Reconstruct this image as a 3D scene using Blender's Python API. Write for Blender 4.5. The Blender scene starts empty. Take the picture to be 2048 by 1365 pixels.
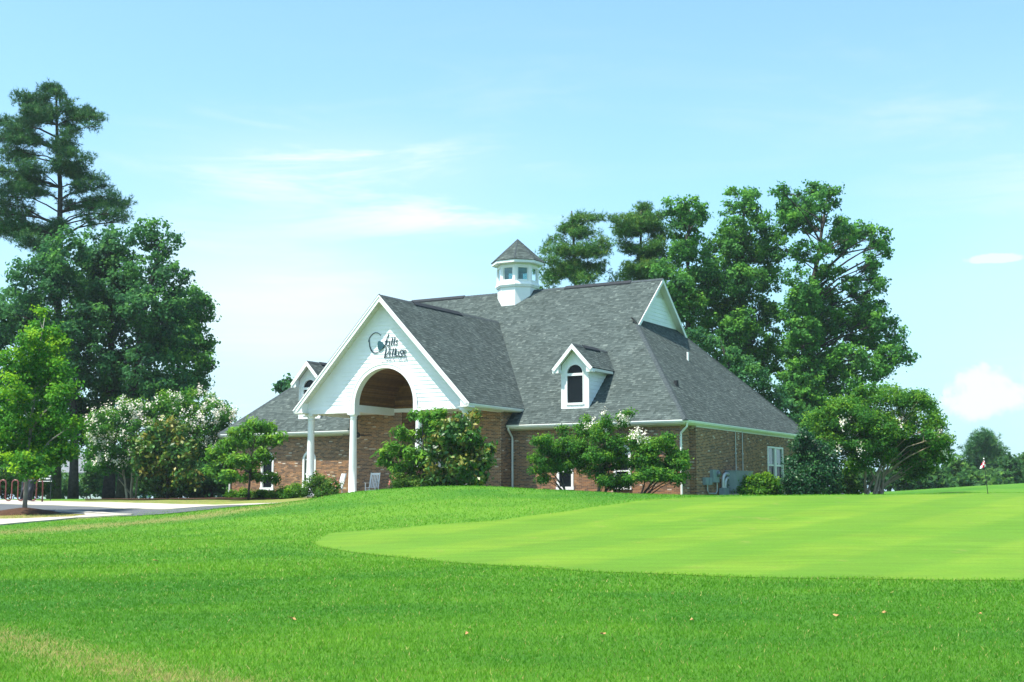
import bpy, math, random
import numpy as np
from mathutils import Vector, Matrix

# ------------------------------------------------------------------ camera, sky, sun, exposure
SC = bpy.context.scene
COL = SC.collection
F, PITCH, TH = 2621.4, 0.1196, 0.5248          # lens in photo pixels, tilt, heading of the clubhouse
CU, CV, CZ = 35.3533, -53.4044, -0.1042        # where the camera stands, seen from the clubhouse
EYE = 1.6
cam = bpy.data.cameras.new('camera'); camo = bpy.data.objects.new('camera', cam); COL.objects.link(camo)
cam.sensor_width = 36.0; cam.lens = 36.0*F/2048; cam.clip_start = .1; cam.clip_end = 6000
camo.location = (0, 0, EYE); camo.rotation_euler = (math.pi/2+PITCH, 0, 0)
SC.camera = camo
vs = SC.view_settings
vs.view_transform = 'Standard'; vs.look = 'None'; vs.gamma = 1.0; vs.exposure = 1.46; vs.use_curve_mapping = False
SUN_EL = math.radians(65.8)
SUN_XY = Vector((-0.875, -0.483)).normalized()
sd = Vector((SUN_XY.x*math.cos(SUN_EL), SUN_XY.y*math.cos(SUN_EL), math.sin(SUN_EL)))
sun = bpy.data.lights.new('sun', 'SUN'); suno = bpy.data.objects.new('sun', sun); COL.objects.link(suno)
sun.energy = 3.6; sun.angle = math.radians(.53); sun.color = (1.0, .955, .87)
suno.rotation_euler = sd.to_track_quat('Z', 'Y').to_euler(); suno.location = sd*300

def pix_dir(px, py):
    xx, yy = (px-1024)/F, (682.5-py)/F
    return Vector((xx, math.cos(PITCH)-math.sin(PITCH)*yy, math.sin(PITCH)+math.cos(PITCH)*yy))
def at(px, py, d):
    v = pix_dir(px, py); k = d/v.y
    return Vector((v.x*k, d, EYE+v.z*k))

VEIL, WISP = (1.39, 2.48, -2.78), (1.26, 1.85, -2.74)
W = bpy.data.worlds.new('World'); SC.world = W; W.use_nodes = True
def build_world():
    nt = W.node_tree; N = nt.nodes; L = nt.links; N.clear()
    out = N.new('ShaderNodeOutputWorld'); bg = N.new('ShaderNodeBackground'); L.new(bg.outputs[0], out.inputs[0])
    sky = N.new('ShaderNodeTexSky'); sky.sky_type = 'NISHITA'; sky.sun_disc = False
    sky.sun_elevation = SUN_EL; sky.sun_rotation = math.atan2(sd.x, sd.y)
    sky.air_density = 1.0; sky.dust_density = 1.6; sky.ozone_density = 1.6; sky.altitude = 100
    bg.inputs[1].default_value = 0.1
    def M(op, a, b=None, c=None):
        n = N.new('ShaderNodeMath'); n.operation = op
        for i, x in enumerate((a, b, c)):
            if x is None: continue
            if isinstance(x, (int, float)): n.inputs[i].default_value = x
            else: L.new(x, n.inputs[i])
        return n.outputs[0]
    tc = N.new('ShaderNodeTexCoord')
    tint = N.new('ShaderNodeMix'); tint.data_type = 'RGBA'; tint.blend_type = 'MULTIPLY'; tint.inputs[0].default_value = 1
    L.new(sky.outputs[0], tint.inputs[6]); tint.inputs[7].default_value = (.80, 1.07, 1.10, 1)
    def noise(scale, vec, detail=6, rough=.6, dist=0):
        n = N.new('ShaderNodeTexNoise'); n.inputs['Scale'].default_value = scale; n.inputs['Detail'].default_value = detail
        n.inputs['Roughness'].default_value = rough; n.inputs['Distortion'].default_value = dist; L.new(vec, n.inputs['Vector']); return n.outputs[0]
    def mapped(scale, rot=(0, 0, 0), loc=(0, 0, 0)):
        m = N.new('ShaderNodeMapping'); m.inputs['Scale'].default_value = scale; m.inputs['Rotation'].default_value = rot
        m.inputs['Location'].default_value = loc; L.new(tc.outputs['Generated'], m.inputs['Vector']); return m.outputs[0]
    def sstep(v, a, b):
        n = N.new('ShaderNodeMapRange'); n.interpolation_type = 'SMOOTHSTEP'; L.new(v, n.inputs[0])
        n.inputs[1].default_value = a; n.inputs[2].default_value = b; return n.outputs[0]
    # haze towards the horizon, a broad milky veil and thin ice wisps over the whole sky
    def cloud_colour(fac, base, col):
        mx = N.new('ShaderNodeMix'); mx.data_type = 'RGBA'; mx.clamp_factor = True
        L.new(fac, mx.inputs[0]); L.new(base, mx.inputs[6]); mx.inputs[7].default_value = col; return mx.outputs[2]
    sx = N.new('ShaderNodeSeparateXYZ'); L.new(tc.outputs['Generated'], sx.inputs[0])
    el = M('MAXIMUM', sx.outputs[2], 0)
    hz = M('MULTIPLY', M('POWER', 2.718, M('MULTIPLY', el, -5.0)), .85)
    c = cloud_colour(hz, tint.outputs[2], (2.15, 3.55, 4.3, 1))
    veil = sstep(noise(1.9, mapped((1, 1, 1.5), loc=VEIL), 3, .5), .43, .64)
    low = sstep(el, .36, .05)
    wisp = sstep(noise(4.6, mapped((1, 1, 6.5), (0.0, .16, .3), WISP), 9, .64, .6), .46, .72)
    high = M('ADD', M('MULTIPLY', M('MULTIPLY', veil, low), .4), M('MULTIPLY', M('MULTIPLY', M('MULTIPLY', wisp, veil), sstep(el, .40, .24)), .3))
    c = cloud_colour(high, c, (3.6, 4.0, 4.1, 1))
    def patch(px, py, rx, ry):
        d = pix_dir(px, py).normalized(); rt = Vector((d.y, -d.x, 0)).normalized(); up = rt.cross(d); r2 = None
        for ax, r in ((rt, rx/F), (up, ry/F)):
            vd = N.new('ShaderNodeVectorMath'); vd.operation = 'DOT_PRODUCT'; L.new(tc.outputs['Generated'], vd.inputs[0]); vd.inputs[1].default_value = ax
            q = M('DIVIDE', vd.outputs['Value'], r); q = M('MULTIPLY', q, q); r2 = q if r2 is None else M('ADD', r2, q)
        fw = N.new('ShaderNodeVectorMath'); fw.operation = 'DOT_PRODUCT'; L.new(tc.outputs['Generated'], fw.inputs[0]); fw.inputs[1].default_value = d
        return M('MULTIPLY', M('POWER', 2.718, M('MULTIPLY', r2, -1.0)), M('GREATER_THAN', fw.outputs['Value'], 0))
    for (px, py, rx, ry, w1, w2) in ((690, 330, 300, 75, .95, .25), (880, 440, 240, 45, .9, .1), (540, 600, 360, 130, .25, .6), (-700, 380, 360, 90, .9, .25), (2900, 300, 380, 90, .9, .2), (4200, 500, 400, 120, .6, .5), (-2600, 450, 420, 120, .6, .5)):
        k_ = patch(px, py, rx, ry)
        c = cloud_colour(M('MULTIPLY', k_, M('ADD', M('MULTIPLY', wisp, w1), w2)), c, (4.0, 4.3, 4.3, 1))
    # fair-weather cumulus heads low over the trees
    for (px, py, rx, ry, amt) in ((1970, 800, 92, 70, .8), (1992, 519, 62, 14, .6), (2150, 770, 120, 80, .6), (-500, 760, 160, 60, .5), (-1200, 800, 220, 90, .6)):
        d = pix_dir(px, py).normalized()
        rt = Vector((d.y, -d.x, 0)).normalized(); up = rt.cross(d)
        dots = []
        for ax, r in ((rt, rx/F), (up, ry/F)):
            vd = N.new('ShaderNodeVectorMath'); vd.operation = 'DOT_PRODUCT'; L.new(tc.outputs['Generated'], vd.inputs[0]); vd.inputs[1].default_value = ax
            dots.append(M('DIVIDE', vd.outputs['Value'], r))
        fw = N.new('ShaderNodeVectorMath'); fw.operation = 'DOT_PRODUCT'; L.new(tc.outputs['Generated'], fw.inputs[0]); fw.inputs[1].default_value = d
        yy = dots[1]
        low = M('MULTIPLY', M('LESS_THAN', yy, 0), M('MULTIPLY', M('MULTIPLY', yy, yy), 1.2))
        r2 = M('ADD', M('ADD', M('MULTIPLY', dots[0], dots[0]), M('MULTIPLY', yy, yy)), low)
        nz = noise(34, tc.outputs['Generated'], 7, .58, .3)
        body = M('SUBTRACT', M('SUBTRACT', 1.25, r2), M('MULTIPLY', M('SUBTRACT', nz, .40), 3.0))
        fac = M('MULTIPLY', M('MULTIPLY', sstep(body, .1, .6), amt), M('GREATER_THAN', fw.outputs['Value'], 0))
        c = cloud_colour(fac, c, (3.95, 4.0, 4.3, 1))
    L.new(c, bg.inputs[0])
build_world()

# ------------------------------------------------------------------ helpers
rng = np.random.default_rng(11)
R = random.Random(5)
def link(o, parent=None):
    COL.objects.link(o)
    if parent: o.parent = parent
    return o
def tag(o, label=None, cat=None, group=None, kind=None):
    if label: o['label'] = label
    if cat: o['category'] = cat
    if group: o['group'] = group
    if kind: o['kind'] = kind
    return o
def empty(name, loc=(0, 0, 0), rz=0):
    o = bpy.data.objects.new(name, None); o.location = loc; o.rotation_euler = (0, 0, rz); o.empty_display_size = .2
    return link(o)
class MB:
    def __init__(s): s.v = []; s.f = []; s.t = []
    def poly(s, pts, t=0.):
        i = len(s.v); s.v += [tuple(p) for p in pts]; s.f.append(tuple(range(i, i+len(pts)))); s.t.append(t); return s
    def box(s, x0, x1, y0, y1, z0, z1, t=0.):
        return s.hexa([(x0, y0, z0), (x1, y0, z0), (x1, y1, z0), (x0, y1, z0), (x0, y0, z1), (x1, y0, z1), (x1, y1, z1), (x0, y1, z1)], t)
    def hexa(s, c, t=0.):
        i = len(s.v); s.v += [tuple(p) for p in c]
        for q in ((0, 3, 2, 1), (4, 5, 6, 7), (0, 1, 5, 4), (1, 2, 6, 5), (2, 3, 7, 6), (3, 0, 4, 7)):
            s.f.append(tuple(i+k for k in q)); s.t.append(t)
        return s
    def slab(s, pts, off, t=0.):           # a flat outline pushed along off
        n = len(pts); i = len(s.v); off = Vector(off); P = [Vector(p) for p in pts]
        s.v += [tuple(p) for p in P]+[tuple(p+off) for p in P]
        s.f.append(tuple(range(i+n-1, i-1, -1))); s.f.append(tuple(range(i+n, i+2*n))); s.t += [t, t]
        for k in range(n):
            a, b = i+k, i+(k+1) % n; s.f.append((a, b, b+n, a+n)); s.t.append(t)
        return s
    def tube(s, path, rad, n=8, t=0., cap=True):
        P = [Vector(p) for p in path]; i0 = len(s.v); m = len(P)
        rad = [rad]*m if isinstance(rad, (int, float)) else rad
        ref = None
        for k, p in enumerate(P):
            d = (P[min(k+1, m-1)]-P[max(k-1, 0)])
            d = d.normalized() if d.length > 1e-9 else Vector((0, 0, 1))
            if ref is None: ref = Vector((1, 0, 0)) if abs(d.x) < .8 else Vector((0, 1, 0))
            a = (ref-d*ref.dot(d)).normalized(); b = d.cross(a); ref = a
            for j in range(n):
                q = 2*math.pi*j/n; s.v.append(tuple(p+(a*math.cos(q)+b*math.sin(q))*rad[k]))
        for k in range(m-1):
            for j in range(n):
                a = i0+k*n+j; b = i0+k*n+(j+1) % n; s.f.append((a, b, b+n, a+n)); s.t.append(t)
        if cap:
            s.f.append(tuple(range(i0+n-1, i0-1, -1))); s.f.append(tuple(range(i0+(m-1)*n, i0+m*n))); s.t += [t, t]
        return s
    def lathe(s, prof, c=(0, 0), n=20, t=0.):      # prof: (radius, z)
        i0 = len(s.v)
        for r, z in prof:
            for j in range(n):
                q = 2*math.pi*(j+.5)/n; s.v.append((c[0]+r*math.cos(q), c[1]+r*math.sin(q), z))
        for k in range(len(prof)-1):
            for j in range(n):
                a = i0+k*n+j; b = i0+k*n+(j+1) % n; s.f.append((a, b, b+n, a+n)); s.t.append(t)
        m = len(prof)
        s.f.append(tuple(range(i0+n-1, i0-1, -1))); s.f.append(tuple(range(i0+(m-1)*n, i0+m*n))); s.t += [t, t]
        return s
    def sweep(s, prof, path, nrm, t=0.):            # closed profile (out, z) along a flat path, mitred
        n = len(prof); i0 = len(s.v); m = len(path)
        for k in range(m):
            a = Vector(nrm[max(k-1, 0)]); b = Vector(nrm[min(k, len(nrm)-1)])
            mt = (a+b)/(1+a.dot(b))
            for o, z in prof: s.v.append((path[k][0]+mt.x*o, path[k][1]+mt.y*o, z))
        for k in range(m-1):
            for j in range(n):
                a = i0+k*n+j; b = i0+k*n+(j+1) % n; s.f.append((a, b, b+n, a+n)); s.t.append(t)
        s.f.append(tuple(range(i0+n-1, i0-1, -1))); s.f.append(tuple(range(i0+(m-1)*n, i0+m*n))); s.t += [t, t]
        return s
    def build(s, name, mat, parent=None, smooth=False, tint=False, **kw):
        me = bpy.data.meshes.new(name); me.from_pydata(s.v, [], s.f)
        if tint:
            at_ = me.attributes.new('tint', 'FLOAT', 'FACE'); at_.data.foreach_set('value', np.array(s.t, dtype=np.float32))
        if smooth: me.polygons.foreach_set('use_smooth', [True]*len(me.polygons))
        me.materials.append(mat); me.update()
        o = bpy.data.objects.new(name, me); link(o, parent); tag(o, **kw); return o
def quads_object(name, V, tint, mat, parent=None, k=4, **kw):      # V: (n,k,3) numpy faces
    n = len(V); me = bpy.data.meshes.new(name)
    me.vertices.add(n*k); me.vertices.foreach_set('co', np.ascontiguousarray(V, dtype=np.float32).ravel())
    me.loops.add(n*k); me.loops.foreach_set('vertex_index', np.arange(n*k, dtype=np.int32))
    me.polygons.add(n); me.polygons.foreach_set('loop_start', np.arange(0, n*k, k, dtype=np.int32))
    me.polygons.foreach_set('loop_total', np.full(n, k, dtype=np.int32))
    a = me.attributes.new('tint', 'FLOAT', 'FACE'); a.data.foreach_set('value', np.ascontiguousarray(tint, dtype=np.float32))
    me.update(calc_edges=True); me.materials.append(mat)
    o = bpy.data.objects.new(name, me); link(o, parent); tag(o, **kw); return o

# ------------------------------------------------------------------ materials
def mat(name, col, rough=.6, spec=.3, metal=0., ramp=None, attr=None, noise=None, bump=None, transl=0., coat=0.):
    m = bpy.data.materials.new(name); m.use_nodes = True; nt = m.node_tree; N = nt.nodes; L = nt.links
    b = N['Principled BSDF']; b.inputs['Roughness'].default_value = rough; b.inputs['Specular IOR Level'].default_value = spec
    b.inputs['Metallic'].default_value = metal; b.inputs['Coat Weight'].default_value = coat
    b.inputs['Base Color'].default_value = (*col, 1); src = None
    tc = N.new('ShaderNodeTexCoord')
    if ramp:
        a = N.new('ShaderNodeAttribute'); a.attribute_name = attr or 'tint'
        cr = N.new('ShaderNodeValToRGB'); e = cr.color_ramp.elements
        while len(e) < len(ramp): e.new(.5)
        for i, (p, c) in enumerate(ramp): e[i].position = p; e[i].color = (*c, 1)
        L.new(a.outputs['Fac'], cr.inputs[0]); src = cr.outputs[0]
    if noise:                                            # (scale, low factor, high factor)
        n = N.new('ShaderNodeTexNoise'); n.inputs['Scale'].default_value = noise[0]; n.inputs['Detail'].default_value = 5
        L.new(tc.outputs['Object'], n.inputs['Vector'])
        mr = N.new('ShaderNodeMapRange'); L.new(n.outputs[0], mr.inputs[0])
        mr.inputs[1].default_value = .3; mr.inputs[2].default_value = .7; mr.inputs[3].default_value = noise[1]; mr.inputs[4].default_value = noise[2]
        mx = N.new('ShaderNodeMix'); mx.data_type = 'RGBA'; mx.blend_type = 'MULTIPLY'; mx.inputs[0].default_value = 1
        if src: L.new(src, mx.inputs[6])
        else: mx.inputs[6].default_value = (*col, 1)
        L.new(mr.outputs[0], mx.inputs[7]); src = mx.outputs[2]
    if src: L.new(src, b.inputs['Base Color'])
    if bump:
        n = N.new('ShaderNodeTexNoise'); n.inputs['Scale'].default_value = bump[0]; n.inputs['Detail'].default_value = 6
        L.new(tc.outputs['Object'], n.inputs['Vector'])
        bp = N.new('ShaderNodeBump'); bp.inputs['Strength'].default_value = bump[1]; bp.inputs['Distance'].default_value = .02
        L.new(n.outputs[0], bp.inputs['Height']); L.new(bp.outputs[0], b.inputs['Normal'])
    if transl:
        t = N.new('ShaderNodeBsdfTranslucent'); mx = N.new('ShaderNodeMixShader'); mx.inputs[0].default_value = transl
        if src: L.new(src, t.inputs[0])
        else: t.inputs[0].default_value = (*col, 1)
        out = N['Material Output']; L.new(b.outputs[0], mx.inputs[1]); L.new(t.outputs[0], mx.inputs[2]); L.new(mx.outputs[0], out.inputs[0])
    return m
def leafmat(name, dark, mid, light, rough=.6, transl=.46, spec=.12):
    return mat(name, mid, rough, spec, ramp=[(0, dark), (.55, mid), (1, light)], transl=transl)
M = {}
M['white'] = mat('white_paint', (.80, .80, .79), .5, .3, noise=(.9, .9, 1.03))
M['trim'] = mat('cream_trim', (0.6808, 0.6716, 0.6072), .5, .3, noise=(2, .95, 1.03))
M['gutter'] = mat('gutter_metal', (.80, .80, .76), .35, .5, noise=(3, .94, 1.03))
M['siding'] = mat('siding_paint', (.78, .80, .82), .6, .25, noise=(1.1, .92, 1.03))
M['shingle'] = mat('asphalt_shingle', (.1, .1, .1), .95, .15, ramp=[(0, (0.03444, 0.04592, 0.04264)), (.4, (0.05412, 0.07052, 0.06642)), (.75, (0.07872, 0.09922, 0.09266)), (1, (0.123, 0.1476, 0.1353))], noise=(1.1, .88, 1.12))
M['roof_deck'] = mat('roof_felt', (.05, .052, .055), .95, .1, noise=(5, .8, 1.2))
M['cap'] = mat('ridge_cap', (0.05084, 0.06396, 0.06724), .95, .15, noise=(7, .75, 1.25))
M['vent'] = mat('ridge_vent', (.022, .026, .03), .8, .2, noise=(9, .8, 1.2))
M['brick'] = mat('clay_brick', (.3, .13, .08), .9, .15, ramp=[(0, (0.123, 0.082, 0.0615)), (.25, (0.1927, 0.1148, 0.0738)), (.5, (0.3116, 0.1681, 0.0902)), (.8, (0.41, 0.2173, 0.1148)), (.93, (0.4428, 0.2624, 0.1558)), (.95, (0.4756, 0.369, 0.2788)), (1, (0.5576, 0.4756, 0.3936))], noise=(14, .85, 1.15))
M['mortar'] = mat('mortar', (0.5248, 0.4674, 0.3854), .95, .1, noise=(8, .85, 1.1))
M['plainbrick'] = mat('plain_brick', (.20, .11, .075), .9, .1, noise=(20, .7, 1.3))
M['glass'] = mat('dark_glass', (.008, .012, .015), .08, .12)
M['pale_glass'] = mat('sky_glass', (.11, .14, .16), .05, .9)
M['wood'] = mat('stained_wood', (.2, .1, .04), .45, .35, ramp=[(0, (0.0943, 0.0451, 0.01476)), (1, (0.2132, 0.1107, 0.0369))], noise=(6, .8, 1.2))
M['logo'] = mat('navy_letters', (.012, .03, .045), .4, .4)
M['teal'] = mat('teal_emblem', (.02, .075, .095), .4, .4)
M['conduit'] = mat('galvanised', (.50, .53, .53), .4, .5, .35)
M['greybox'] = mat('grey_cabinet', (0.2132, 0.2788, 0.2952), .5, .4, noise=(4, .93, 1.05))
M['black'] = mat('black_metal', (.012, .012, .014), .4, .4)
M['concrete'] = mat('concrete', (0.376, 0.344, 0.292), .9, .15, noise=(1.7, .88, 1.08), bump=(60, .3))
M['asphalt'] = mat('asphalt', (0.092, 0.1, 0.108), .92, .15, noise=(1.2, .88, 1.1), bump=(90, .5))
M['mulch'] = mat('mulch', (0.06375, 0.0357, 0.02295), .98, .05, noise=(14, .55, 1.5), bump=(30, 1.))
M['bark'] = mat('bark', (.055, .05, .046), .95, .1, noise=(6, .65, 1.35), bump=(18, .9))
M['pinebark'] = mat('pine_bark', (.055, .047, .045), .95, .1, noise=(5, .6, 1.4), bump=(12, 1.))
M['smoothbark'] = mat('smooth_bark', (.27, .215, .16), .8, .15, noise=(7, .7, 1.25))
M['palebark'] = mat('pale_bark', (.22, .21, .185), .85, .15, noise=(8, .75, 1.2))
M['oak'] = leafmat('oak_leaves', (0.02652, 0.1053, 0.03432), (0.0819, 0.2574, 0.04524), (0.1716, 0.39, 0.04524))
M['oak_dark'] = leafmat('dark_oak_leaves', (0.02028, 0.078, 0.04212), (0.05148, 0.1755, 0.05304), (0.117, 0.2964, 0.04992))
M['pine'] = leafmat('pine_needles', (0.02652, 0.0936, 0.03276), (0.0741, 0.2106, 0.039), (0.1638, 0.2652, 0.0429), transl=.15)
M['pine_dark'] = leafmat('dark_pine_needles', (0.02028, 0.078, 0.039), (0.05148, 0.156, 0.0468), (0.117, 0.2262, 0.0468), transl=.12)
M['maple'] = leafmat('maple_leaves', (0.02652, 0.1287, 0.01716), (0.0741, 0.2652, 0.01872), (0.2574, 0.4524, 0.01716), transl=.42)
M['crape'] = leafmat('crape_myrtle_leaves', (0.0234, 0.1014, 0.02184), (0.0663, 0.2184, 0.02652), (0.1872, 0.351, 0.02808))
M['droop'] = leafmat('drooping_leaves', (0.02652, 0.1092, 0.01872), (0.0741, 0.2262, 0.02184), (0.1794, 0.3432, 0.0234), transl=.4)
M['magnolia'] = leafmat('magnolia_leaves', (0.0156, 0.0702, 0.01482), (0.05382, 0.1607, 0.01638), (0.2434, 0.2129, 0.03354), rough=.38, transl=.2, spec=.32)
M['holly'] = leafmat('holly_leaves', (0.00702, 0.04056, 0.02028), (0.01716, 0.0819, 0.02652), (0.0468, 0.1482, 0.02652), rough=.4, transl=.25, spec=.25)
M['box'] = leafmat('boxwood_leaves', (0.0234, 0.0975, 0.01404), (0.0624, 0.195, 0.0156), (0.1638, 0.312, 0.0156), rough=.4)
M['rose'] = leafmat('rose_leaves', (0.02262, 0.07878, 0.01794), (0.0585, 0.156, 0.02184), (0.1521, 0.2434, 0.02964))
M['far'] = leafmat('far_leaves', (0.02106, 0.0741, 0.02964), (0.05382, 0.1513, 0.03432), (0.1217, 0.2434, 0.03354))
M['wild'] = leafmat('wild_shrub_leaves', (0.02418, 0.08736, 0.02496), (0.078, 0.1849, 0.02964), (0.1927, 0.2941, 0.03744))
M['whiteflower'] = mat('white_blossom', (.78, .70, .60), .7, .1, ramp=[(0, (.80, .70, .55)), (1, (.93, .90, .84))], transl=.3)
M['redflower'] = mat('red_blossom', (.7, .1, .12), .6, .2, ramp=[(0, (.62, .05, .06)), (1, (.85, .36, .34))], transl=.25)
M['flag_red'] = mat('red_cloth', (.72, .02, .06), .7, .1, transl=.25)
M['flag_white'] = mat('white_cloth', (.82, .82, .82), .7, .1, transl=.25)
M['rackred'] = mat('rust_red_pipe', (.17, .05, .042), .4, .45, noise=(9, .8, 1.15))
M['bag'] = mat('black_nylon', (.016, .02, .026), .6, .25, noise=(9, .8, 1.3))
M['steel'] = mat('steel', (.5, .5, .52), .25, .5, .9)
M['redcover'] = mat('red_knit', (.75, .012, .012), .8, .1)
M['signgreen'] = mat('dark_sign', (.015, .03, .03), .5, .3)
M['chair'] = mat('white_chair_paint', (.78, .80, .82), .5, .3)
M['dryleaf'] = mat('dry_leaf', (.42, .24, .10), .8, .1, noise=(30, .7, 1.2))
M['farwall'] = mat('pale_render', (.62, .63, .66), .9, .1, noise=(.8, .92, 1.05))
M['farroof'] = mat('far_roof', (.16, .17, .18), .9, .1, noise=(2, .85, 1.1))

# ------------------------------------------------------------------ terrain: one sheet, heights from surveyed spots
CT, ST = math.cos(TH), math.sin(TH)
def l2w(u, v, z=0.):                       # clubhouse metres to world metres
    a, b = u-CU, v-CV
    return Vector((a*CT+b*ST, -a*ST+b*CT, z-CZ+EYE))
FLOOR = EYE-CZ
spots = []
def S(px, py, d): spots.append(tuple(at(px, py, d)))
for x in (0, 350, 700, 1050, 1400, 1750, 2048):
    S(x, 1365, 11.4); S(x, 1250, 16.2)
for x, rows in {
    0: [(1150, 24.5), (1100, 32), (1075, 38), (1052, 43), (1040, 46), (1028, 50), (1012, 56), (1004, 62), (1000.5, 70), (999, 85)],
    -350: [(1150, 24.5), (1085, 36), (1050, 44), (1025, 52), (1006, 62), (1000, 80)],
    260: [(1150, 24.5), (1090, 33), (1060, 39), (1035, 45), (1022, 51), (1010, 58), (1003, 64), (999.5, 72), (998, 85)],
    515: [(1150, 24.5), (1080, 34), (1040, 40), (1012, 47), (1010, 51), (1004, 59), (997, 66)],
    620: [(1000, 47), (1007, 51.5), (1003, 54.5), (995, 60)],
    700: [(1145, 24.5), (1080, 33), (1030, 40), (1004, 43.5), (985.5, 47), (997, 51.5), (996, 54), (993.5, 58)],
    800: [(978, 47)],
    900: [(1138, 25), (1060, 35), (1010, 41), (989, 44), (973.5, 47), (981, 51.5), (991, 56)],
    1000: [(975.5, 47)],
    1100: [(1146, 24), (1060, 35), (1020, 40), (980.5, 47), (986, 51), (993, 56)],
    1200: [(985.5, 47)],
    1300: [(1152, 23.5), (1060, 34.5), (1010, 42), (990.5, 47), (991.5, 52)],
    1450: [(993, 47), (993.5, 54)],
    1600: [(1157, 23), (1060, 34), (1014, 41), (993, 46.5), (993.5, 54), (994, 62)],
    1800: [(992, 46.5), (991, 55), (984, 74), (987, 90)],
    2048: [(1163, 22.5), (1060, 34), (1012, 41), (988.5, 46.5), (984, 56), (967, 76), (975, 95)],
    2400: [(1163, 22.5), (1060, 34), (988, 46), (975, 60), (960, 76), (972, 95)]}.items():
    for py, d in rows: S(x, py, d)
for u, v in ((-13, 0), (-4, -4), (0, -4.5), (4, -4), (4, 0), (9, 0), (13, 0), (13, 8), (13, 17), (0, 8), (-13, 8), (-13, 17), (0, 17), (14.5, 4), (14.5, 12), (-8, -1)):
    p = l2w(u, v); spots.append((p.x, p.y, FLOOR-.09))
for x, y in ((-18, 2), (0, 2), (18, 2), (-10, 8), (10, 8), (-30, 8), (30, 8)): spots.append((x, y, 0.))
for x, y, z in ((-60, 20, .1), (70, 20, .4), (-90, 70, 1.2), (110, 70, 1.5), (-140, 140, 1.2), (0, 120, 1.3), (150, 150, 1.0), (60, 130, 1.1), (-60, 120, 1.35), (-400, 400, .8), (400, 400, .8), (0, 400, .9), (0, 250, 1.0), (-400, 0, 0), (400, 0, 0)):
    spots.append((x, y, z))
def tps(P, lam=.15):
    P = np.array(P); n = len(P); X = P[:, :2]/40.; z = P[:, 2]
    r2 = ((X[:, None]-X[None])**2).sum(-1)
    K = np.where(r2 > 0, r2*np.log(r2+1e-12), 0.)+np.eye(n)*lam*1e-3
    A = np.zeros((n+3, n+3)); A[:n, :n] = K; A[:n, n] = 1; A[:n, n+1:] = X; A[n, :n] = 1; A[n+1:, :n] = X.T
    w = np.linalg.solve(A, np.concatenate([z, np.zeros(3)]))
    def f(x, y):
        q = np.stack([np.ravel(x), np.ravel(y)], -1)/40.
        r2 = ((q[:, None]-X[None])**2).sum(-1)
        return (np.where(r2 > 0, r2*np.log(r2+1e-12), 0.)@w[:n]+w[n]+q@w[n+1:]).reshape(np.shape(x))
    return f
hf = tps(spots)
GX = np.unique(np.concatenate([np.linspace(-2500, -120, 16), np.linspace(-120, -40, 21), np.arange(-40, 44, .5), np.linspace(44, 120, 20), np.linspace(120, 2500, 16)]))
GY = np.unique(np.concatenate([np.linspace(-300, 4, 12), np.arange(4, 66, .45), np.arange(66, 110, 2.), np.linspace(110, 400, 24), np.linspace(400, 3500, 14)]))
gx, gy = np.meshgrid(GX, GY, indexing='ij')
gz = hf(gx, gy)
far = np.clip((np.hypot(gx, gy-40)-130)/200, 0, 1)
gz = gz*(1-far)+.9*far
gz += .012*np.sin(gx*1.7+gy*.6)*np.sin(gy*1.1-gx*.4)*(1-far)
def gh(x, y):
    i = int(np.clip(np.searchsorted(GX, x)-1, 0, len(GX)-2)); j = int(np.clip(np.searchsorted(GY, y)-1, 0, len(GY)-2))
    a = (x-GX[i])/(GX[i+1]-GX[i]); b = (y-GY[j])/(GY[j+1]-GY[j])
    return float((gz[i, j]*(1-a)+gz[i+1, j]*a)*(1-b)+(gz[i, j+1]*(1-a)+gz[i+1, j+1]*a)*b)
def ground_at(px, py, dmax=70.):           # where the sight line meets the ground
    v = pix_dir(px, py); v = v/v.y; d = 8.
    while d < dmax:
        if EYE+v.z*d < gh(v.x*d, d): break
        d += .1
    return Vector((v.x*d, d, gh(v.x*d, d)))
def foot(px, d):                           # ground point under a photo column at a distance
    x = (px-1024)/F*d/(math.cos(PITCH)+math.sin(PITCH)*.12); return Vector((x, d, gh(x, d)))

def seg_dist(X, Y, line):
    D = np.full(X.shape, 1e9)
    for (ax, ay), (bx, by) in zip(line[:-1], line[1:]):
        dx, dy = bx-ax, by-ay; t = np.clip(((X-ax)*dx+(Y-ay)*dy)/(dx*dx+dy*dy+1e-9), 0, 1)
        D = np.minimum(D, np.hypot(X-ax-t*dx, Y-ay-t*dy))
    return D
band1 = [tuple(ground_at(x, y)[:2]) for x, y in ((-200, 1070), (0, 1066), (120, 1058), (260, 1047), (380, 1035), (470, 1022), (540, 1012))]
band2 = [tuple(ground_at(x, y)[:2]) for x, y in ((-200, 1235), (0, 1277), (120, 1306), (220, 1333), (330, 1358), (460, 1378))]
strip3 = [tuple(ground_at(x, y)[:2]) for x, y in ((60, 1003.5), (250, 1004.5), (400, 1006), (520, 1006))]
island = [tuple(ground_at(x, y)[:2]) for x, y in ((-300, 1034), (0, 1031), (150, 1031))]
dry = 1.0*np.exp(-(seg_dist(gx, gy, band1)/1.1)**2)*.62
dry = np.maximum(dry, np.exp(-(seg_dist(gx, gy, band2)/.33)**2)*.8)
dry = np.maximum(dry, np.exp(-(seg_dist(gx, gy, strip3)/5.)**4)*.62)
dry = np.maximum(dry, np.exp(-(seg_dist(gx, gy, island)/2.6)**4)*1.)
NT = np.random.default_rng(3).random((256, 256))
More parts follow.
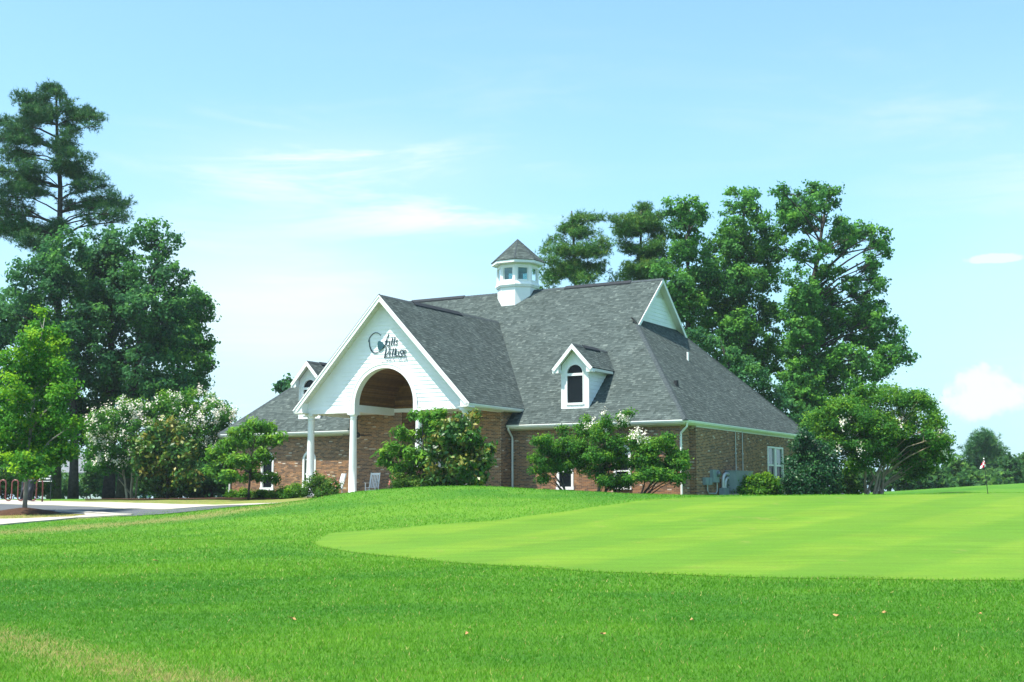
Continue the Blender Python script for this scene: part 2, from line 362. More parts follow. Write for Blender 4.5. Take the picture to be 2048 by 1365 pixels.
def vnoise(x, y):
    xi, yi = np.floor(x).astype(int), np.floor(y).astype(int); a, b = x-xi, y-yi; a = a*a*(3-2*a); b = b*b*(3-2*b)
    T = lambda i, j: NT[i % 256, j % 256]
    return (T(xi, yi)*(1-a)+T(xi+1, yi)*a)*(1-b)+(T(xi, yi+1)*(1-a)+T(xi+1, yi+1)*a)*b
def mottle(x, y):
    c, s_ = math.cos(.25), math.sin(.25); u, v = x*c+y*s_, -x*s_+y*c
    m = .42*vnoise(u*.13+7, v*.30+3)+.30*vnoise(u*.42+31, v*.95+9)+.18*vnoise(u*1.3+50, v*2.4+70)+.10*vnoise(u*3.1+90, v*4.2+20)
    return np.clip((m-.5)*2.1+.5, 0, 1)
def lawn_material(name, green=False):
    m = bpy.data.materials.new(name); m.use_nodes = True; nt = m.node_tree; N = nt.nodes; L = nt.links
    b = N['Principled BSDF']; b.inputs['Roughness'].default_value = .8; b.inputs['Specular IOR Level'].default_value = .12
    tc = N.new('ShaderNodeTexCoord'); co = tc.outputs['Object']
    def noise(s, detail=4, rough=.55, scale=(1, 1, 1), rot=0.):
        mp = N.new('ShaderNodeMapping'); mp.inputs['Scale'].default_value = scale; mp.inputs['Rotation'].default_value = (0, 0, rot); L.new(co, mp.inputs[0])
        n = N.new('ShaderNodeTexNoise'); n.inputs['Scale'].default_value = s; n.inputs['Detail'].default_value = detail; n.inputs['Roughness'].default_value = rough
        L.new(mp.outputs[0], n.inputs['Vector']); return n.outputs[0]
    def rmp(x, a, b2, c=0., d=1.):
        r = N.new('ShaderNodeMapRange'); L.new(x, r.inputs[0])
        for i, q in enumerate((a, b2, c, d)): r.inputs[1+i].default_value = q
        return r.outputs[0]
    def mix(f, a, b2, mode='MIX'):
        x = N.new('ShaderNodeMix'); x.data_type = 'RGBA'; x.blend_type = mode
        for i, q in ((0, f), (6, a), (7, b2)):
            if isinstance(q, (int, float)): x.inputs[i].default_value = q
            elif isinstance(q, tuple): x.inputs[i].default_value = (*q, 1)
            else: L.new(q, x.inputs[i])
        return x.outputs[2]
    if green:
        c = mix(rmp(noise(.35, 3), .35, .65), (0.08424, 0.1778, 0.01092), (0.1154, 0.2012, 0.01404))
        wv = N.new('ShaderNodeTexWave'); wv.wave_type = 'BANDS'; wv.inputs['Scale'].default_value = .085; wv.inputs['Distortion'].default_value = 1.4; wv.inputs['Detail'].default_value = 3
        mp = N.new('ShaderNodeMapping'); mp.inputs['Rotation'].default_value = (0, 0, .62); L.new(co, mp.inputs[0]); L.new(mp.outputs[0], wv.inputs['Vector'])
        c = mix(rmp(wv.outputs['Fac'], .35, .65, 0, .6), c, (0.06864, 0.1638, 0.01092))
        c = mix(rmp(noise(1.4, 6, .6, (1, .45, 1)), .62, .8, 0, .5), c, (0.2106, 0.195, 0.0546))
        c = mix(1, c, rmp(noise(1.1, 5, .65, (.35, 2.2, 1), .1), .3, .7, .86, 1.13), 'MULTIPLY')
        c = mix(1, c, rmp(noise(16, 4, .7, (1, .5, 1)), .3, .7, .9, 1.1), 'MULTIPLY')
        h = noise(120, 3)
    else:
        am = N.new('ShaderNodeAttribute'); am.attribute_name = 'mott'
        c = mix(am.outputs['Fac'], (.038, .145, .0095), (.098, .220, .016))
        c = mix(rmp(noise(2.6, 6, .65), .58, .76, 0, .5), c, (0.1716, 0.2418, 0.039))
        a = N.new('ShaderNodeAttribute'); a.attribute_name = 'dry'
        mm = N.new('ShaderNodeMath'); mm.operation = 'MULTIPLY'; L.new(a.outputs['Fac'], mm.inputs[0]); L.new(rmp(noise(3.2, 6, .7), .30, .58, .25, 1.15), mm.inputs[1])
        mm.use_clamp = True
        c = mix(mm.outputs[0], c, (0.2808, 0.2184, 0.0858))
        c = mix(1, c, rmp(noise(22, 5, .72), .28, .72, .66, 1.32), 'MULTIPLY')
        h = noise(70, 4, .7)
    L.new(c, b.inputs['Base Color'])
    bp = N.new('ShaderNodeBump'); bp.inputs['Strength'].default_value = .25 if green else .9; bp.inputs['Distance'].default_value = .01 if green else .03
    L.new(h, bp.inputs['Height']); L.new(bp.outputs[0], b.inputs['Normal'])
    return m
M['lawn'] = lawn_material('mown_grass'); M['green'] = lawn_material('putting_turf', True)
edge = [tuple(p)[:2] for p in [ground_at(x, y) for x, y in ((2350, 1165), (2048, 1163.5), (1800, 1161), (1600, 1158), (1400, 1153), (1200, 1146), (1000, 1133), (850, 1122), (720, 1108), (640, 1096), (622, 1085), (660, 1068), (800, 1057), (1000, 1042), (1100, 1028), (1200, 1014))]+[foot(1300, 43.6), foot(1420, 46)]]
def fringe(x, y): return .85*np.exp(-(seg_dist(x, y, edge)/.75)**2)
def build_lawn():
    nx, ny = gx.shape; idx = np.arange(nx*ny).reshape(nx, ny)
    q = np.stack([idx[:-1, :-1], idx[1:, :-1], idx[1:, 1:], idx[:-1, 1:]], -1).reshape(-1, 4)
    me = bpy.data.meshes.new('lawn'); me.vertices.add(nx*ny)
    me.vertices.foreach_set('co', np.stack([gx, gy, gz], -1).astype(np.float32).ravel())
    me.loops.add(len(q)*4); me.loops.foreach_set('vertex_index', q.astype(np.int32).ravel())
    me.polygons.add(len(q)); me.polygons.foreach_set('loop_start', np.arange(0, len(q)*4, 4, dtype=np.int32)); me.polygons.foreach_set('loop_total', np.full(len(q), 4, dtype=np.int32))
    me.polygons.foreach_set('use_smooth', np.ones(len(q), dtype=bool))
    a = me.attributes.new('dry', 'FLOAT', 'POINT'); a.data.foreach_set('value', dry.astype(np.float32).ravel())
    a = me.attributes.new('mott', 'FLOAT', 'POINT'); a.data.foreach_set('value', np.maximum(mottle(gx, gy), fringe(gx, gy)).astype(np.float32).ravel())
    me.update(calc_edges=True); me.materials.append(M['lawn'])
    tag(link(bpy.data.objects.new('lawn', me)), 'mown green lawn rolling up to the clubhouse', 'lawn', kind='structure')
build_lawn()
def resample(pts, n):
    P = np.array([tuple(p)[:2] for p in pts]); s = np.concatenate([[0], np.cumsum(np.hypot(*np.diff(P, axis=0).T))]); t = np.linspace(0, s[-1], n)
    return np.stack([np.interp(t, s, P[:, 0]), np.interp(t, s, P[:, 1])], -1)
def drape(name, A, B, n, m, dz, material, label, cat, thick=0.):
    a, b = resample(A, n), resample(B, n); mb = MB(); 
    for i in range(n):
        for j in range(m+1):
            t = j/m; x, y = a[i]*(1-t)+b[i]*t; mb.v.append((x, y, gh(x, y)+dz))
    for i in range(n-1):
        for j in range(m):
            k = i*(m+1)+j; mb.f.append((k, k+1, k+m+2, k+m+1)); mb.t.append(0)
    if thick:
        rim = [i*(m+1) for i in range(n)]+[(n-1)*(m+1)+j for j in range(1, m+1)]+[i*(m+1)+m for i in range(n-2, -1, -1)]+[j for j in range(m-1, 0, -1)]
        base = len(mb.v); mb.v += [(mb.v[k][0], mb.v[k][1], mb.v[k][2]-thick) for k in rim]
        for q in range(len(rim)):
            w = (q+1) % len(rim); mb.f.append((rim[q], rim[w], base+w, base+q)); mb.t.append(0)
    return mb.build(name, material, None, smooth=not thick, label=label, cat=cat, kind='structure')
G = lambda *pts: [ground_at(x, y) for x, y in pts]
drape('putting_green', G((622, 1085), (640, 1096), (720, 1108), (850, 1122), (1000, 1133), (1200, 1146), (1400, 1153), (1600, 1158), (1800, 1161), (2048, 1163.5), (2350, 1165)),
      G((622, 1084), (660, 1068), (800, 1057), (1000, 1042), (1100, 1028), (1200, 1014))+[foot(1300, 43.6), foot(1420, 46), foot(1560, 47), foot(1750, 47.6), foot(1978, 48), foot(2350, 48.5)],
      170, 60, .012, M['green'], 'pale close-cut putting green with faint mowing stripes', 'putting green')
drape('driveway', G((-260, 1034), (0, 1029), (110, 1026), (258, 1034), (363, 1026), (431, 1019))+[foot(560, 50.2), foot(700, 50.5), foot(900, 50.5)],
      G((-260, 1010), (0, 1009.6), (178, 1015.2), (292, 1019.8), (340, 1020.2), (400, 1015.6))+[foot(560, 53), foot(700, 53), foot(900, 53)],
      90, 6, .02, M['asphalt'], 'grey asphalt driveway curving past the lawn', 'driveway')
drape('far_sidewalk', G((-260, 1010), (0, 1009.4), (178, 1015), (292, 1019.6), (340, 1020), (400, 1015.4))+[foot(560, 52.9), foot(700, 52.9), foot(900, 52.9)],
      G((-260, 1001), (0, 1001), (90, 1004.2), (254, 1007.2), (355, 1010.2), (431, 1011.6))+[foot(560, 54), foot(700, 53.8), foot(900, 53.8)],
      90, 4, .035, M['concrete'], 'pale concrete walk and kerb beyond the driveway', 'sidewalk', thick=.1)
drape('near_sidewalk', G((-260, 1056), (0, 1052), (89, 1044), (152, 1038), (215, 1034.5), (262, 1032)),
      G((-260, 1043), (0, 1040.5), (89, 1038), (142, 1036), (172, 1032.4), (168, 1029)),
      60, 4, .045, M['concrete'], 'pale concrete walk and kerb round the dry grass island', 'sidewalk', thick=.15)
drape('island_kerb', G((110, 1024.2), (170, 1027), (215, 1029.8), (262, 1032)), G((112, 1022.6), (172, 1025), (215, 1028), (266, 1031)), 30, 2, .05, M['concrete'],
      'white concrete kerb on the driveway edge of the island', 'kerb', thick=.09)
drape('mulch_bed', [foot(170, 67), foot(330, 66), foot(470, 63), foot(560, 61), foot(600, 60.3)], [foot(170, 73), foot(330, 73), foot(460, 71), foot(560, 66), foot(610, 64)], 40, 5, .05, M['mulch'],
      'dark brown mulch bed under the shrubs beside the clubhouse', 'mulch bed')
drape('wall_bed', [l2w(4.6, -1.8), l2w(9, -2.3), l2w(13.6, -2.2)], [l2w(4.6, -.1), l2w(9, -.1), l2w(13.6, -.1)], 30, 4, .04, M['mulch'], 'mulch bed under the crape myrtles by the brick wall', 'mulch bed')

# ------------------------------------------------------------------ clubhouse
H = empty('clubhouse', l2w(0, 0, 0), -TH)
tag(H, 'brick golf clubhouse with grey shingle roof, white gabled portico and cupola', 'clubhouse')
UR, OE, ZE, VR, ZR = 13.44, .55, 3.3, 8.42, 11.19
SL = (ZR-ZE)/(VR+OE); VB = 2*VR+OE
def sv(z): return -OE+(z-ZE)/SL
ZG = 8.43; UG = 8.57; VG = sv(ZG); KS = (ZG-ZE)/(UR-UG)      # side hips rise steeper
PW, PD, PZ, PE = 4.94, 4.60, 9.25, 4.07                      # portico roof: half width, reach, ridge, eave
KP = (PZ-PE)/PW
BU, BV = 4.38, -.93                                          # entrance block
# --- bricks
def brick_wall(name, O, D, length, z0, z1, openings=(), parent=H, core=True, thick=.22):
    """O: corner (u,v); D: unit direction, outward face on its right-hand side. openings: functions row z -> list of (s0,s1)"""
    O = Vector((*O, 0)); D = Vector((*D, 0)); Nn = Vector((D.y, -D.x, 0)); up = Vector((0, 0, 1))
    rowh, bl, jt = .0677, .203, .0125
    V = []; T = []; cm = MB()
    rows = int((z1-z0)/rowh)
    for r in range(rows+1):
        a = z0+r*rowh; b = min(a+rowh-jt, z1)
        if b-a < .01: continue
        holes = sorted(h for fn in openings for h in fn((a+b)/2))
        spans = []; s = 0.
        for h0, h1 in holes:
            if h0 > s: spans.append((s, h0))
            s = max(s, h1)
        if s < length: spans.append((s, length))
        if core:
            for s0, s1 in spans:
                c = [O+D*s0-Nn*thick+up*a, O+D*s1-Nn*thick+up*a, O+D*s1-Nn*.011+up*a, O+D*s0-Nn*.011+up*a]
                cm.poly([c[3], c[2], c[2]+up*rowh, c[3]+up*rowh])
                for s_, q in ((s0, 0), (s1, 1)):
                    if .001 < s_ < length-.001: cm.poly([c[0+q] if q == 0 else c[1], c[3] if q == 0 else c[2], (c[3] if q == 0 else c[2])+up*rowh, (c[0] if q == 0 else c[1])+up*rowh])
        off = (r % 2)*bl/2
        x = -off
        while x < length:
            for s0, s1 in spans:
                p, q = max(x, s0), min(x+bl-jt, s1)
                if q-p < .025: continue
                t = R.random(); t = .95+.05*R.random() if t > .984 else (R.gauss(.45, .2) if t < .8 else R.gauss(.2, .1))
                t = min(max(t, 0), 1); pr = R.uniform(-.002, .003)
                f0, f1 = O+D*p+Nn*pr, O+D*q+Nn*pr
                A, B, C_, E_ = f0+up*a, f1+up*a, f1+up*b, f0+up*b
                back = -Nn*.013
                for face in ((A, B, C_, E_), (E_, C_, C_+back, E_+back), (A+back, B+back, B, A), (A+back, A, E_, E_+back), (B, B+back, C_+back, C_)):
                    V.append(face); T.append(t)
            x += bl
    w = None
    if core: w = cm.build(name, M['mortar'], parent)
    quads_object('bricks', np.array([[tuple(p) for p in f] for f in V]), T, M['brick'], w or parent, kind='stuff')
    return w
def rect_hole(s0, s1, z0, z1): return lambda z: [(s0, s1)] if z0 < z < z1 else []
def arch_hole(c, hw, z0, zs):
    def fn(z):
        if z0 < z <= zs: return [(c-hw, c+hw)]
        if zs < z < zs+hw: k = math.sqrt(hw*hw-(z-zs)**2); return [(c-k, c+k)]
        return []
    return fn
TOP = 3.12
UW = 12.95
WL = [(-10.41, .40), (-7.62, .40)]; WRr = [(7.25, .40), (10.13, .40)]
brick_wall('wall', (-UW, 0), (1, 0), UW-BU, -.15, TOP, [arch_hole(c+UW, h+.0, .42, 1.89) for c, h in WL])
brick_wall('wall', (BU, 0), (1, 0), UW-BU, -.15, TOP, [arch_hole(c-BU, h+.0, .38, 1.87) for c, h in WRr])
brick_wall('wall', (UW, 0), (0, 1), 1.05, -.15, TOP)
brick_wall('wall', (UW, 1.05), (1, 0), 13.25-UW, -.15, TOP)
brick_wall('wall', (13.25, 1.05), (0, 1), VB-OE-1.05, -.15, TOP, [rect_hole(10.5-1.05, 12.95-1.05, .75, 2.52)])
brick_wall('wall', (-BU, BV), (1, 0), BU-1.21, -.15, 4.06)
brick_wall('wall', (1.21, BV), (1, 0), BU-1.21, -.15, 4.06)
brick_wall('wall', (BU, BV), (0, 1), 1.25, -.15, 4.06)
brick_wall('wall', (-1.21, BV), (0, 1), 1.5, -.15, 4.06)
mb = MB(); mb.box(-UW, -UW+.2, .25, VB-OE, -.15, TOP); mb.box(-UW, 13.0, VB-OE-.2, VB-OE, -.15, TOP); mb.box(-BU, -BU+.2, BV+.23, .5, -.15, 4.06); mb.box(1.21, 1.41, BV+.23, .57, -.15, 4.06)
mb.build('rear_wall', M['plainbrick'], H)
MB().box(-4.7, 4.7, -4.75, BV, -.25, 0.0).build('porch_floor', M['concrete'], H)
# --- door in the recess
d0 = MB(); d0.box(-1.2, 1.2, .50, .56, 0, 2.9); dd = d0.build('door_surround', M['white'], H)
for s in (-1, 1):
    o = MB().box(min(s*.03, s*.92), max(s*.03, s*.92), .44, .50, .05, 2.15).build('door', M['white'], H)
    MB().box(min(s*.16, s*.80), max(s*.16, s*.80), .43, .44, .35, 2.0).build('door_pane', M['glass'], o)
    MB().tube([(s*.1, .40, .95), (s*.1, .40, 1.25)], .015).build('door_handle', M['black'], o)
MB().box(-.95, .95, .47, .50, 2.25, 2.8).build('transom_pane', M['glass'], dd)
MB().box(-1.21, 1.21, BV+.02, .5, 4.06, 4.10).build('recess_ceiling', M['white'], H)
# --- arched wall windows
def arch_pts(c, hw, z0, zs, n=16):
    return [(c-hw, z0)]+[(c-hw*math.cos(math.pi*i/n), zs+hw*math.sin(math.pi*i/n)) for i in range(n+1)]+[(c+hw, z0)]
def frame_ring(mb, outer, inner, v0, v1):
    n = len(outer)
    for i in range(n-1):
        a, b, c, d = outer[i], outer[i+1], inner[i+1], inner[i]
        mb.hexa([(a[0], v0, a[1]), (b[0], v0, b[1]), (b[0], v1, b[1]), (a[0], v1, a[1]), (d[0], v0, d[1]), (c[0], v0, c[1]), (c[0], v1, c[1]), (d[0], v1, d[1])])
def arched_window(c, hw, z0, zs, v=0.0, parent=H, fw=.085, sill=True):
    mb = MB(); frame_ring(mb, arch_pts(c, hw+.03, z0, zs), arch_pts(c, hw-fw, z0, zs), v-.03, v+.12)
    w = mb.build('window', M['white'], parent)
    MB().slab([(x, v+.07, z) for x, z in arch_pts(c, hw-fw+.01, z0+.05, zs)], (0, .02, 0)).build('window_pane', M['glass'], w)
    for zc in (zs, (z0+zs)/2): MB().box(c-hw+fw, c+hw-fw, v+.035, v+.068, zc-.03, zc+.03).build('window_bar', M['white'], w)
    if sill: MB().box(c-hw-.06, c+hw+.06, v-.06, v+.12, z0-.09, z0+.05).build('window_sill', M['white'], w)
for c, h in WL: arched_window(c, h, .42, 1.89)
for c, h in WRr: arched_window(c, h, .38, 1.87)
# --- paired sash window in the side wall
us = 13.25
mb = MB()
for y0, y1 in ((10.5, 10.62), (11.62, 11.84), (12.83, 12.95)): mb.box(us-.10, us+.02, y0, y1, .75, 2.52)
mb.box(us-.10, us+.022, 10.5, 12.95, 2.44, 2.53); mb.box(us-.10, us+.05, 10.45, 13.0, .68, .77)
sw = mb.build('window', M['white'], H)
for y0, y1 in ((10.62, 11.62), (11.84, 12.83)):
    MB().box(us-.07, us-.055, y0, y1, 1.6, 2.46).build('window_pane', M['pale_glass'], sw)
    MB().box(us-.09, us-.075, y0, y1, .75, 1.56).build('window_pane', M['glass'], sw)
    MB().box(us-.10, us-.03, y0, y1, 1.54, 1.62).build('sash_rail', M['white'], sw)
# --- eaves
def eave(path, nrm, z, parent=H, deep=.52, frieze=.1):
    g = MB().sweep([(0, z), (0, z-.045), (-.03, z-.12), (-.12, z-.13), (-.12, z-.02), (-.02, z-.02), (-.015, z)], path, nrm).build('gutter', M['gutter'], parent)
    s = MB().sweep([(-.121, z-.01), (-.121, z-.17), (-.16, z-.20), (-deep, z-.20), (-deep, z-.17), (-.2, z-.15), (-.2, z-.01)], path, nrm).build('soffit', M['trim'], parent)
    return g
P_ = [(BU+.06, -OE), (UR, -OE), (UR, VB), (-UR, VB), (-UR, -OE), (-BU-.03, -OE)]
eave(P_, [(0, -1), (1, 0), (0, 1), (-1, 0), (0, -1)], ZE)
for u0, u1 in ((-UW-.02, -BU-.001), (BU+.001, UW+.02)):
    MB().slab([(u0, -.035, 3.06), (u0, .0, 3.06), (u0, .0, 3.14), (u0, -.065, 3.14), (u0, -.065, 3.09), (u0, -.035, 3.09)], (u1-u0, 0, 0)).build('frieze', M['trim'], H)
MB().box(us, us+.03, 1.05, VB-OE, 3.05, 3.14).build('frieze', M['trim'], H)
def side_eave(s):
    prof_g = [(0, PE), (0, PE-.045), (-.03, PE-.12), (-.12, PE-.13), (-.12, PE-.02), (-.015, PE)]
    a, b = (-PD-.02, sv(PE)-.08)
    for prof, nm, mt in ((prof_g, 'gutter', M['gutter']), ([(-.121, PE-.01), (-.121, PE-.16), (-.6, PE-.16), (-.6, PE-.13), (-.2, PE-.13), (-.2, PE-.01)], 'soffit', M['trim'])):
        m_ = MB(); n = len(prof); i0 = 0
        for y in (a, b):
            for o, z in prof: m_.v.append((s*(PW+o), y, z))
        for j in range(n): m_.f.append((j, (j+1) % n, n+(j+1) % n, n+j)); m_.t.append(0)
        m_.f.append(tuple(range(n))); m_.f.append(tuple(range(n, 2*n))); m_.t += [0, 0]
        m_.build(nm, mt, H)
for s in (-1, 1): side_eave(s)
# --- roof planes with shingles
def interval(poly, t):
    xs = []
    for (a, b), (c, d) in zip(poly, poly[1:]+poly[:1]):
        if (b <= t < d) or (d <= t < b): xs.append(a+(c-a)*(t-b)/(d-b))
    return (min(xs), max(xs)) if len(xs) >= 2 else None
def roof_plane(pts, s_ax, t_ax, parent, expo=.142, deck=True):
    P = [Vector(p) for p in pts]; s_ax = Vector(s_ax).normalized(); t_ax = Vector(t_ax).normalized()
    O = P[0]; nn = s_ax.cross(t_ax).normalized()
    if nn.z < 0: nn = -nn
    pl = [((p-O).dot(s_ax), (p-O).dot(t_ax)) for p in P]
    if deck: MB().slab([p-nn*.02 for p in P], -nn*.03).build('roof_deck', M['roof_deck'], parent)
    V = []; T = []
    tmin = min(p[1] for p in pl); tmax = max(p[1] for p in pl); t = tmin; row = 0
    while t < tmax-.01:
        t1 = min(t+expo+.028, tmax-.002); i0 = interval(pl, t+1e-4); i1 = interval(pl, min(t1, tmax-.003))
        if i0 and i1:
            L0, R0 = i0; L1, R1 = i1
            x = min(L0, L1)-R.uniform(0, .25); xe = max(R0, R1)
            prev = R.random()
            while x < xe:
                w = R.choice((.10, .12, .14, .17, .2, .24))
                a0, b0 = min(max(x, L0), R0), min(max(x+w-.006, L0), R0); a1, b1 = min(max(x, L1), R1), min(max(x+w-.006, L1), R1)
                x += w
                if b0-a0 < .004 and b1-a1 < .004: continue
                thick = R.choice((.006, .013)); tt = min(1, max(0, R.gauss(.62 if thick > .01 else .32, .13)))
                q = [O+s_ax*a0+t_ax*t+nn*thick, O+s_ax*b0+t_ax*t+nn*thick, O+s_ax*b1+t_ax*t1+nn*.001, O+s_ax*a1+t_ax*t1+nn*.001]
                V.append(q); T.append(tt)
                V.append([q[0]-nn*(thick+.004), q[1]-nn*(thick+.004), q[1], q[0]]); T.append(tt*.6)
        t += expo; row += 1
    return V, T
def roof(name, planes, parent=H):
    V = []; T = []
    base = MB()
    for pts, s, t in planes:
        v, tt = roof_plane(pts, s, t, parent, deck=False); V += v; T += tt
        P = [Vector(p) for p in pts]; nn = Vector(s).cross(Vector(t)).normalized(); nn = nn if nn.z > 0 else -nn
        base.slab([p-nn*.012 for p in P], -nn*.04)
    r = base.build(name, M['roof_deck'], parent)
    quads_object('shingles', np.array([[tuple(p) for p in f] for f in V]), T, M['shingle'], r, kind='stuff')
    return r
Z0 = ZE+.015; ui = UG-.38; zi = ZG+KS*.38
main_planes = [
    ([(-UR, -OE, Z0), (-BU-.02, -OE, Z0), (-BU-.02, sv(4.2), 4.2), (-UR+.9/KS, sv(4.2), 4.2)], (1, 0, 0), (0, 1, SL)),
    ([(BU+.02, -OE, Z0), (UR, -OE, Z0), (UR-.9/KS, sv(4.2), 4.2), (BU+.02, sv(4.2), 4.2)], (1, 0, 0), (0, 1, SL)),
    ([(-UR+.9/KS, sv(4.2), 4.2), (UR-.9/KS, sv(4.2), 4.2), (UG, VG, ZG), (UG, VR, ZR), (-UG, VR, ZR), (-UG, VG, ZG)], (1, 0, 0), (0, 1, SL)),
    ([(UR, VB, Z0), (-UR, VB, Z0), (-UG, 2*VR-VG, ZG), (-UG, VR, ZR), (UG, VR, ZR), (UG, 2*VR-VG, ZG)], (-1, 0, 0), (0, -1, SL)),
    ([(UR, -OE, Z0), (UR, VB, Z0), (UG, 2*VR-VG, ZG), (ui, 2*VR-VG-.05, zi), (ui, VG+.05, zi), (UG, VG, ZG)], (0, 1, 0), (-1, 0, KS)),
    ([(-UR, VB, Z0), (-UR, -OE, Z0), (-UG, VG, ZG), (-ui, VG+.05, zi), (-ui, 2*VR-VG-.05, zi), (-UG, 2*VR-VG, ZG)], (0, -1, 0), (1, 0, KS))]
RF = roof('roof', main_planes)
port_planes = []
for s in (1, -1):
    pts = [(s*PW, -PD, PE+.015), (s*PW, sv(PE), PE+.015), (0, sv(PZ), PZ), (0, -PD, PZ)]
    if s < 0: pts = [pts[1], pts[0], pts[3], pts[2]]
    port_planes.append((pts, (0, s, 0), (-s, 0, KP)))
PR = roof('portico_roof', port_planes)
def cap_line(a, b, width, parent, drop, name='hip_cap'):
    a, b = Vector(a), Vector(b); d = (b-a); L = d.length; d.normalize()
    sd_ = d.cross(Vector((0, 0, 1))).normalized(); n = max(2, int(L/.2)); mb = MB()
    for i in range(n):
        p, q = a+d*(L*i/n), a+d*(L*(i+1)/n+.03); z = .022
        l0, c0, r0 = p+sd_*width+Vector((0, 0, -drop+z)), p+Vector((0, 0, z+.012)), p-sd_*width+Vector((0, 0, -drop+z))
        l1, c1, r1 = q+sd_*width+Vector((0, 0, -drop+z-.012)), q+Vector((0, 0, z-.002)), q-sd_*width+Vector((0, 0, -drop+z-.012))
        mb.poly([l0, c0, c1, l1]); mb.poly([c0, r0, r1, c1]); mb.poly([l0, r0, c0])
    return mb.build(name, M['cap'], parent)
for su in (1, -1):
    for v0, v1 in ((-OE, VG), (VB, 2*VR-VG)): cap_line((su*UR, v0, Z0), (su*UG, v1, ZG), .14, RF, .085)
cap_line((-UG, VR, ZR), (UG, VR, ZR), .15, RF, .12, 'ridge_cap')
cap_line((0, -PD, PZ), (0, sv(PZ), PZ), .14, PR, .13, 'ridge_cap')
def ridge_vent(a, b, along, k, parent):
    mb = MB(); (x0, x1) = (a, b); w, h = .2, .05
    def pt(s, o, z): return (s, VR+o, z) if along == 'u' else (o, s, z)
    zt = ZR if along == 'u' else PZ
    for sg in (1, -1):
        mb.hexa([pt(x0, 0, zt+.02), pt(x1, 0, zt+.02), pt(x1, sg*w, zt-k*w+.02), pt(x0, sg*w, zt-k*w+.02), pt(x0, 0, zt+.02+h), pt(x1, 0, zt+.02+h), pt(x1, sg*w, zt-k*w+.02+h*1.4), pt(x0, sg*w, zt-k*w+.02+h*1.4)])
    mb.build('ridge_vent', M['vent'], parent)
ridge_vent(2.9, 6.8, 'u', SL, RF); ridge_vent(-7.1, -3.5, 'u', SL, RF); ridge_vent(-1.9, 2.3, 'v', KP, PR)
def onhip(v, u): return Z0+KS*(UR-u)
MB().lathe([(.055, onhip(0, 10.13)-.1), (.055, onhip(0, 10.13)+.42)], (10.13, 7.84), 12).build('vent_pipe', M['white'], RF)
MB().tube([(11.76, 2.41, onhip(0, 11.76)-.05), (11.76, 2.41, onhip(0, 11.76)+.2)], [.13, .1], 10).build('roof_vent', M['vent'], RF)
# --- clapboard
def clap(parent, row_fn, z0, z1, put, expo=.19):
    """each board its own mesh; row_fn(z) gives spans; put(s, out, z) places a point"""
    z = z0
    while z < z1-.02:
        za, zb = z, min(z+expo, z1)
        A = row_fn(za+.004); B = row_fn(zb-.004)
        if not B: B = [((a+b)/2, (a+b)/2) for a, b in A]
        if len(A) != len(B):
            m = row_fn((za+zb)/2); A = B = m
        for (a0, b0), (a1, b1) in zip(A, B):
            if b0-a0 < .03: continue
            mb = MB()
            c = [put(a0, .021, za), put(b0, .021, za), put(b1, .004, zb+.012), put(a1, .004, zb+.012)]
            d = [put(a0, -.004, za), put(b0, -.004, za), put(b1, -.006, zb+.012), put(a1, -.006, zb+.012)]
            mb.hexa([d[0], d[1], c[1], c[0], d[3], d[2], c[2], c[3]])
            mb.build('siding_board', M['siding'], parent)
        z += expo
# --- portico
GV = -4.12; AR, AZ, BZ = 1.65, 4.24, 3.88
def gable_half(z): return max(0, (PZ-.13-z)/KP)
def front_rows(z):
    h = min(gable_half(z), 4.62)
    if h <= .02: return []
    ro = AR+.19
    if z < AZ+ro:
        k = ro if z < AZ else math.sqrt(max(0, ro*ro-(z-AZ)**2))
        if k < .03: return [(-h, h)]
        if h-k < .03: return []
        return [(-h, -k), (k, h)]
    return [(-h, h)]
gb = MB()
for z0 in np.arange(BZ+.2, PZ-.3, .19):
    for a_, b_ in front_rows(z0+.18): gb.box(a_, b_, GV+.02, GV+.08, z0, z0+.19)
GB = gb.build('gable', M['white'], H)
for s in (-1, 1): MB().box(min(s*(AR+.19), s*4.62), max(s*(AR+.19), s*4.62), GV+.002, -3.8, BZ, BZ+.2).build('front_beam', M['white'], GB)
clap(GB, front_rows, BZ+.2, PZ-.2, lambda s, o, z: (s, GV-o, z))
for s in (-1, 1): MB().box(min(s*(AR+.191), s*4.63), max(s*(AR+.191), s*4.63), GV-.035, GV+.001, BZ-.002, BZ+.2).build('band_board', M['white'], GB)
ring = MB(); frame_ring(ring, arch_pts(0, AR+.19, BZ, AZ, 40), arch_pts(0, AR, BZ, AZ, 40), GV-.05, -3.8); ring.build('arch_trim', M['white'], GB)
ring = MB(); frame_ring(ring, arch_pts(0, AR+.215, BZ+.01, AZ, 40), arch_pts(0, AR+.17, BZ+.01, AZ, 40), GV-.066, GV-.03); ring.build('arch_moulding', M['white'], GB)
